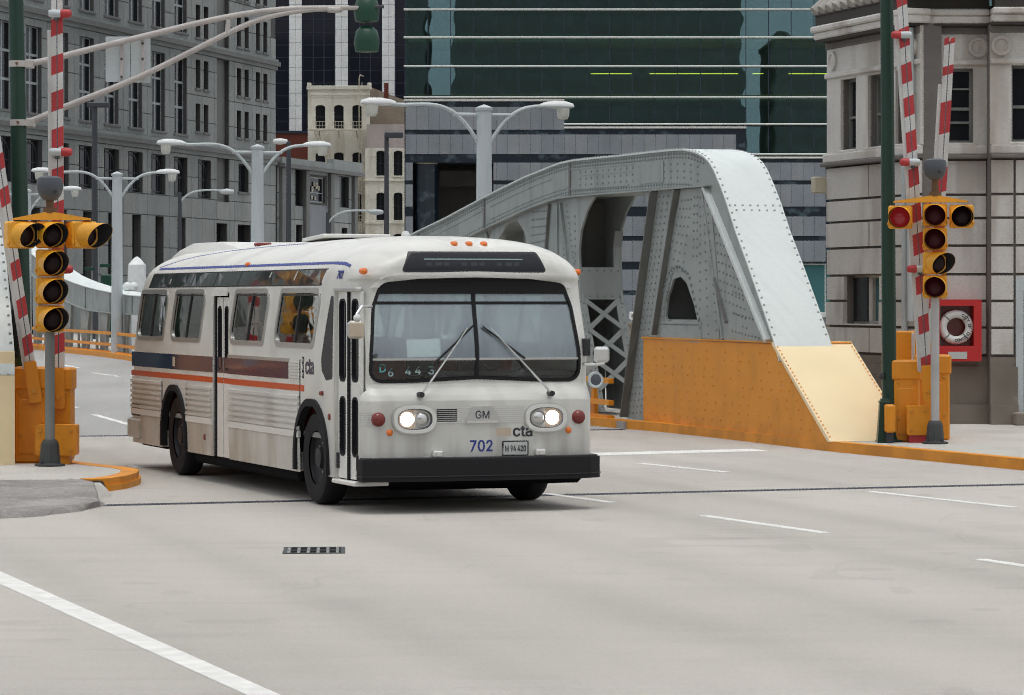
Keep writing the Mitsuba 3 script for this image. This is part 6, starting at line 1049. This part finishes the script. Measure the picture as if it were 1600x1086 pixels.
core = Polygon([pb+0.3, pa+np.array([0.35, 0.85]), (8.14, 55.25), (8.2, 54.85), (15, 54.85), (15, 62), (6.2, 62)]); part(hB, 'core', MB().pz(core, Z0, 7.3), 'mat_house_dark', smooth=False, frame=W0)
# tiled roof slope over the left wall, tile rows one by one
for i in range(14):
    x = 0.12+i*0.33; part(hB, 'roof_tile', MB().tube([(x, -0.34, 7.46), (x+0.1, 1.9, 9.3)], 0.125, 8), 'mat_roof_tile', smooth=50, frame=W1)
part(hB, 'roof_slope', MB().add([[-0.05, -0.33, 7.40], [L1+0.1, -0.33, 7.40], [L1+0.4, 1.95, 9.3], [0.2, 1.95, 9.3]], [[0, 1, 2, 3]]), 'mat_eave_dark', smooth=False, frame=W1)
part(hB, 'roof_slope', MB().add([[0.0, -0.33, 7.40], [9, -0.33, 7.40], [9, 2.5, 9.6], [-0.5, 2.5, 9.6]], [[0, 1, 2, 3]]), 'mat_eave_dark', smooth=False, frame=W3)
for i in range(24): x = 0.1+i*0.33; part(hB, 'roof_tile', MB().tube([(x, -0.34, 7.46), (x, 1.9, 9.0)], 0.125, 8), 'mat_roof_tile', smooth=50, frame=W3)
part(hB, 'downpipe', MB().cyl((3.55, -0.14, Z0), (3.55, -0.14, 4.6), 0.055, 10), 'mat_lamp_grey', frame=W1); part(hB, 'downpipe', MB().cyl((3.80, -0.14, 1.9), (3.80, -0.14, 6.9), 0.06, 10), 'mat_lamp_grey', frame=W1); part(hB, 'wall_lamp', MB().cbox(-0.16, 0.02, -0.3, -0.05, 4.2, 4.5, 0.02), 'mat_iron_cream', frame=W1)
# life ring cabinet
lc = thing('life_ring_cabinet', 'red life ring cabinet hanging on the wall of the tower house', 'cabinet', W2)
part(lc, 'box', MB().py(rr(0.20, 0.99, 1.22, 2.27, 0.02).difference(sbox(0.28, 1.48, 0.86, 2.16)), -0.42, -0.08), 'mat_life_red', smooth=False); part(lc, 'back', MB().py(sbox(0.21, 1.23, 0.98, 2.26), -0.12, -0.08), 'mat_redlens', smooth=False); part(lc, 'plaque', MB().py(sbox(0.42, 1.26, 0.74, 1.38), -0.43, -0.415), 'mat_plate', smooth=False)
lr = thing('life_ring', 'white life ring hanging in the red cabinet', 'life ring', W2); emit(lr, MB().add(trimesh.creation.torus(0.225, 0.07, 32, 12).apply_transform(trimesh.transformations.rotation_matrix(math.pi/2, [1, 0, 0])).apply_translation([0.57, -0.30, 1.80])), 'mat_ring', W2, 60)
for a0, txt in ((62, 'CITY OF'), (-28, 'CHICAGO')):
    for i, ch in enumerate(txt):
        if ch == ' ': continue
        a = math.radians(a0-i*10.5); tm = meshkit.text_mesh(ch, 0.05, 0.006, True); vv = np.array(tm.vertices); vv[:, 0] -= tm.bounds[1, 0]/2; vv[:, 1] -= 0.025
        ca, sa = math.cos(a-math.pi/2), math.sin(a-math.pi/2); part(lr, 'letter', MB().add(np.stack([0.57+0.225*math.cos(a)+vv[:, 0]*ca-vv[:, 1]*sa, -0.372-vv[:, 2], 1.80+0.225*math.sin(a)+vv[:, 0]*sa+vv[:, 1]*ca], 1), tm.faces), 'mat_ink', smooth=False)
for a in (45, 135, 225, 315): a = math.radians(a); part(lr, 'band', MB().add(trimesh.creation.torus(0.073, 0.012, 14, 6).apply_transform(trimesh.transformations.rotation_matrix(math.pi/2, [0, 1, 0])).apply_transform(trimesh.transformations.rotation_matrix(math.pi/2, [1, 0, 0])).apply_transform(trimesh.transformations.rotation_matrix(-a-math.pi/2, [0, 1, 0])).apply_translation([0.57+0.225*math.cos(a), -0.30, 1.80+0.225*math.sin(a)])), 'mat_pole_grey')

# --- office blocks on the near side of the river, behind the viewer: the glass building mirrors them
for x0, x1, h, y0 in ((-150, -17.4, 68, -250), (-11.8, 46.6, 70, -252), (53.2, 128, 54.5, -246)):
    ob = thing('office_block', {-150: 'dark office block behind the viewer, left one mirrored in the green glass', -11.8: 'dark office block behind the viewer, middle one mirrored in the green glass'}.get(x0, 'lower dark office block behind the viewer, right one mirrored in the green glass'), 'building', W0)
    emit(ob, MB().box(x0, x1, y0-40, y0, 0, h), 'mat_far_office', W0, False)
    part(ob, 'window_bands', (lambda m: [m.box(x0+1.0, x1-1.0, y0-0.1, y0+0.06, z, z+1.9) for z in np.arange(3, h-2, 3.8)] and m)(MB()), 'mat_house_dark', smooth=False, kind='stuff')
    part(ob, 'roof_edge', MB().box(x0-0.3, x1+0.3, y0-40, y0+0.4, h, h+0.8), 'mat_far_office', smooth=False)
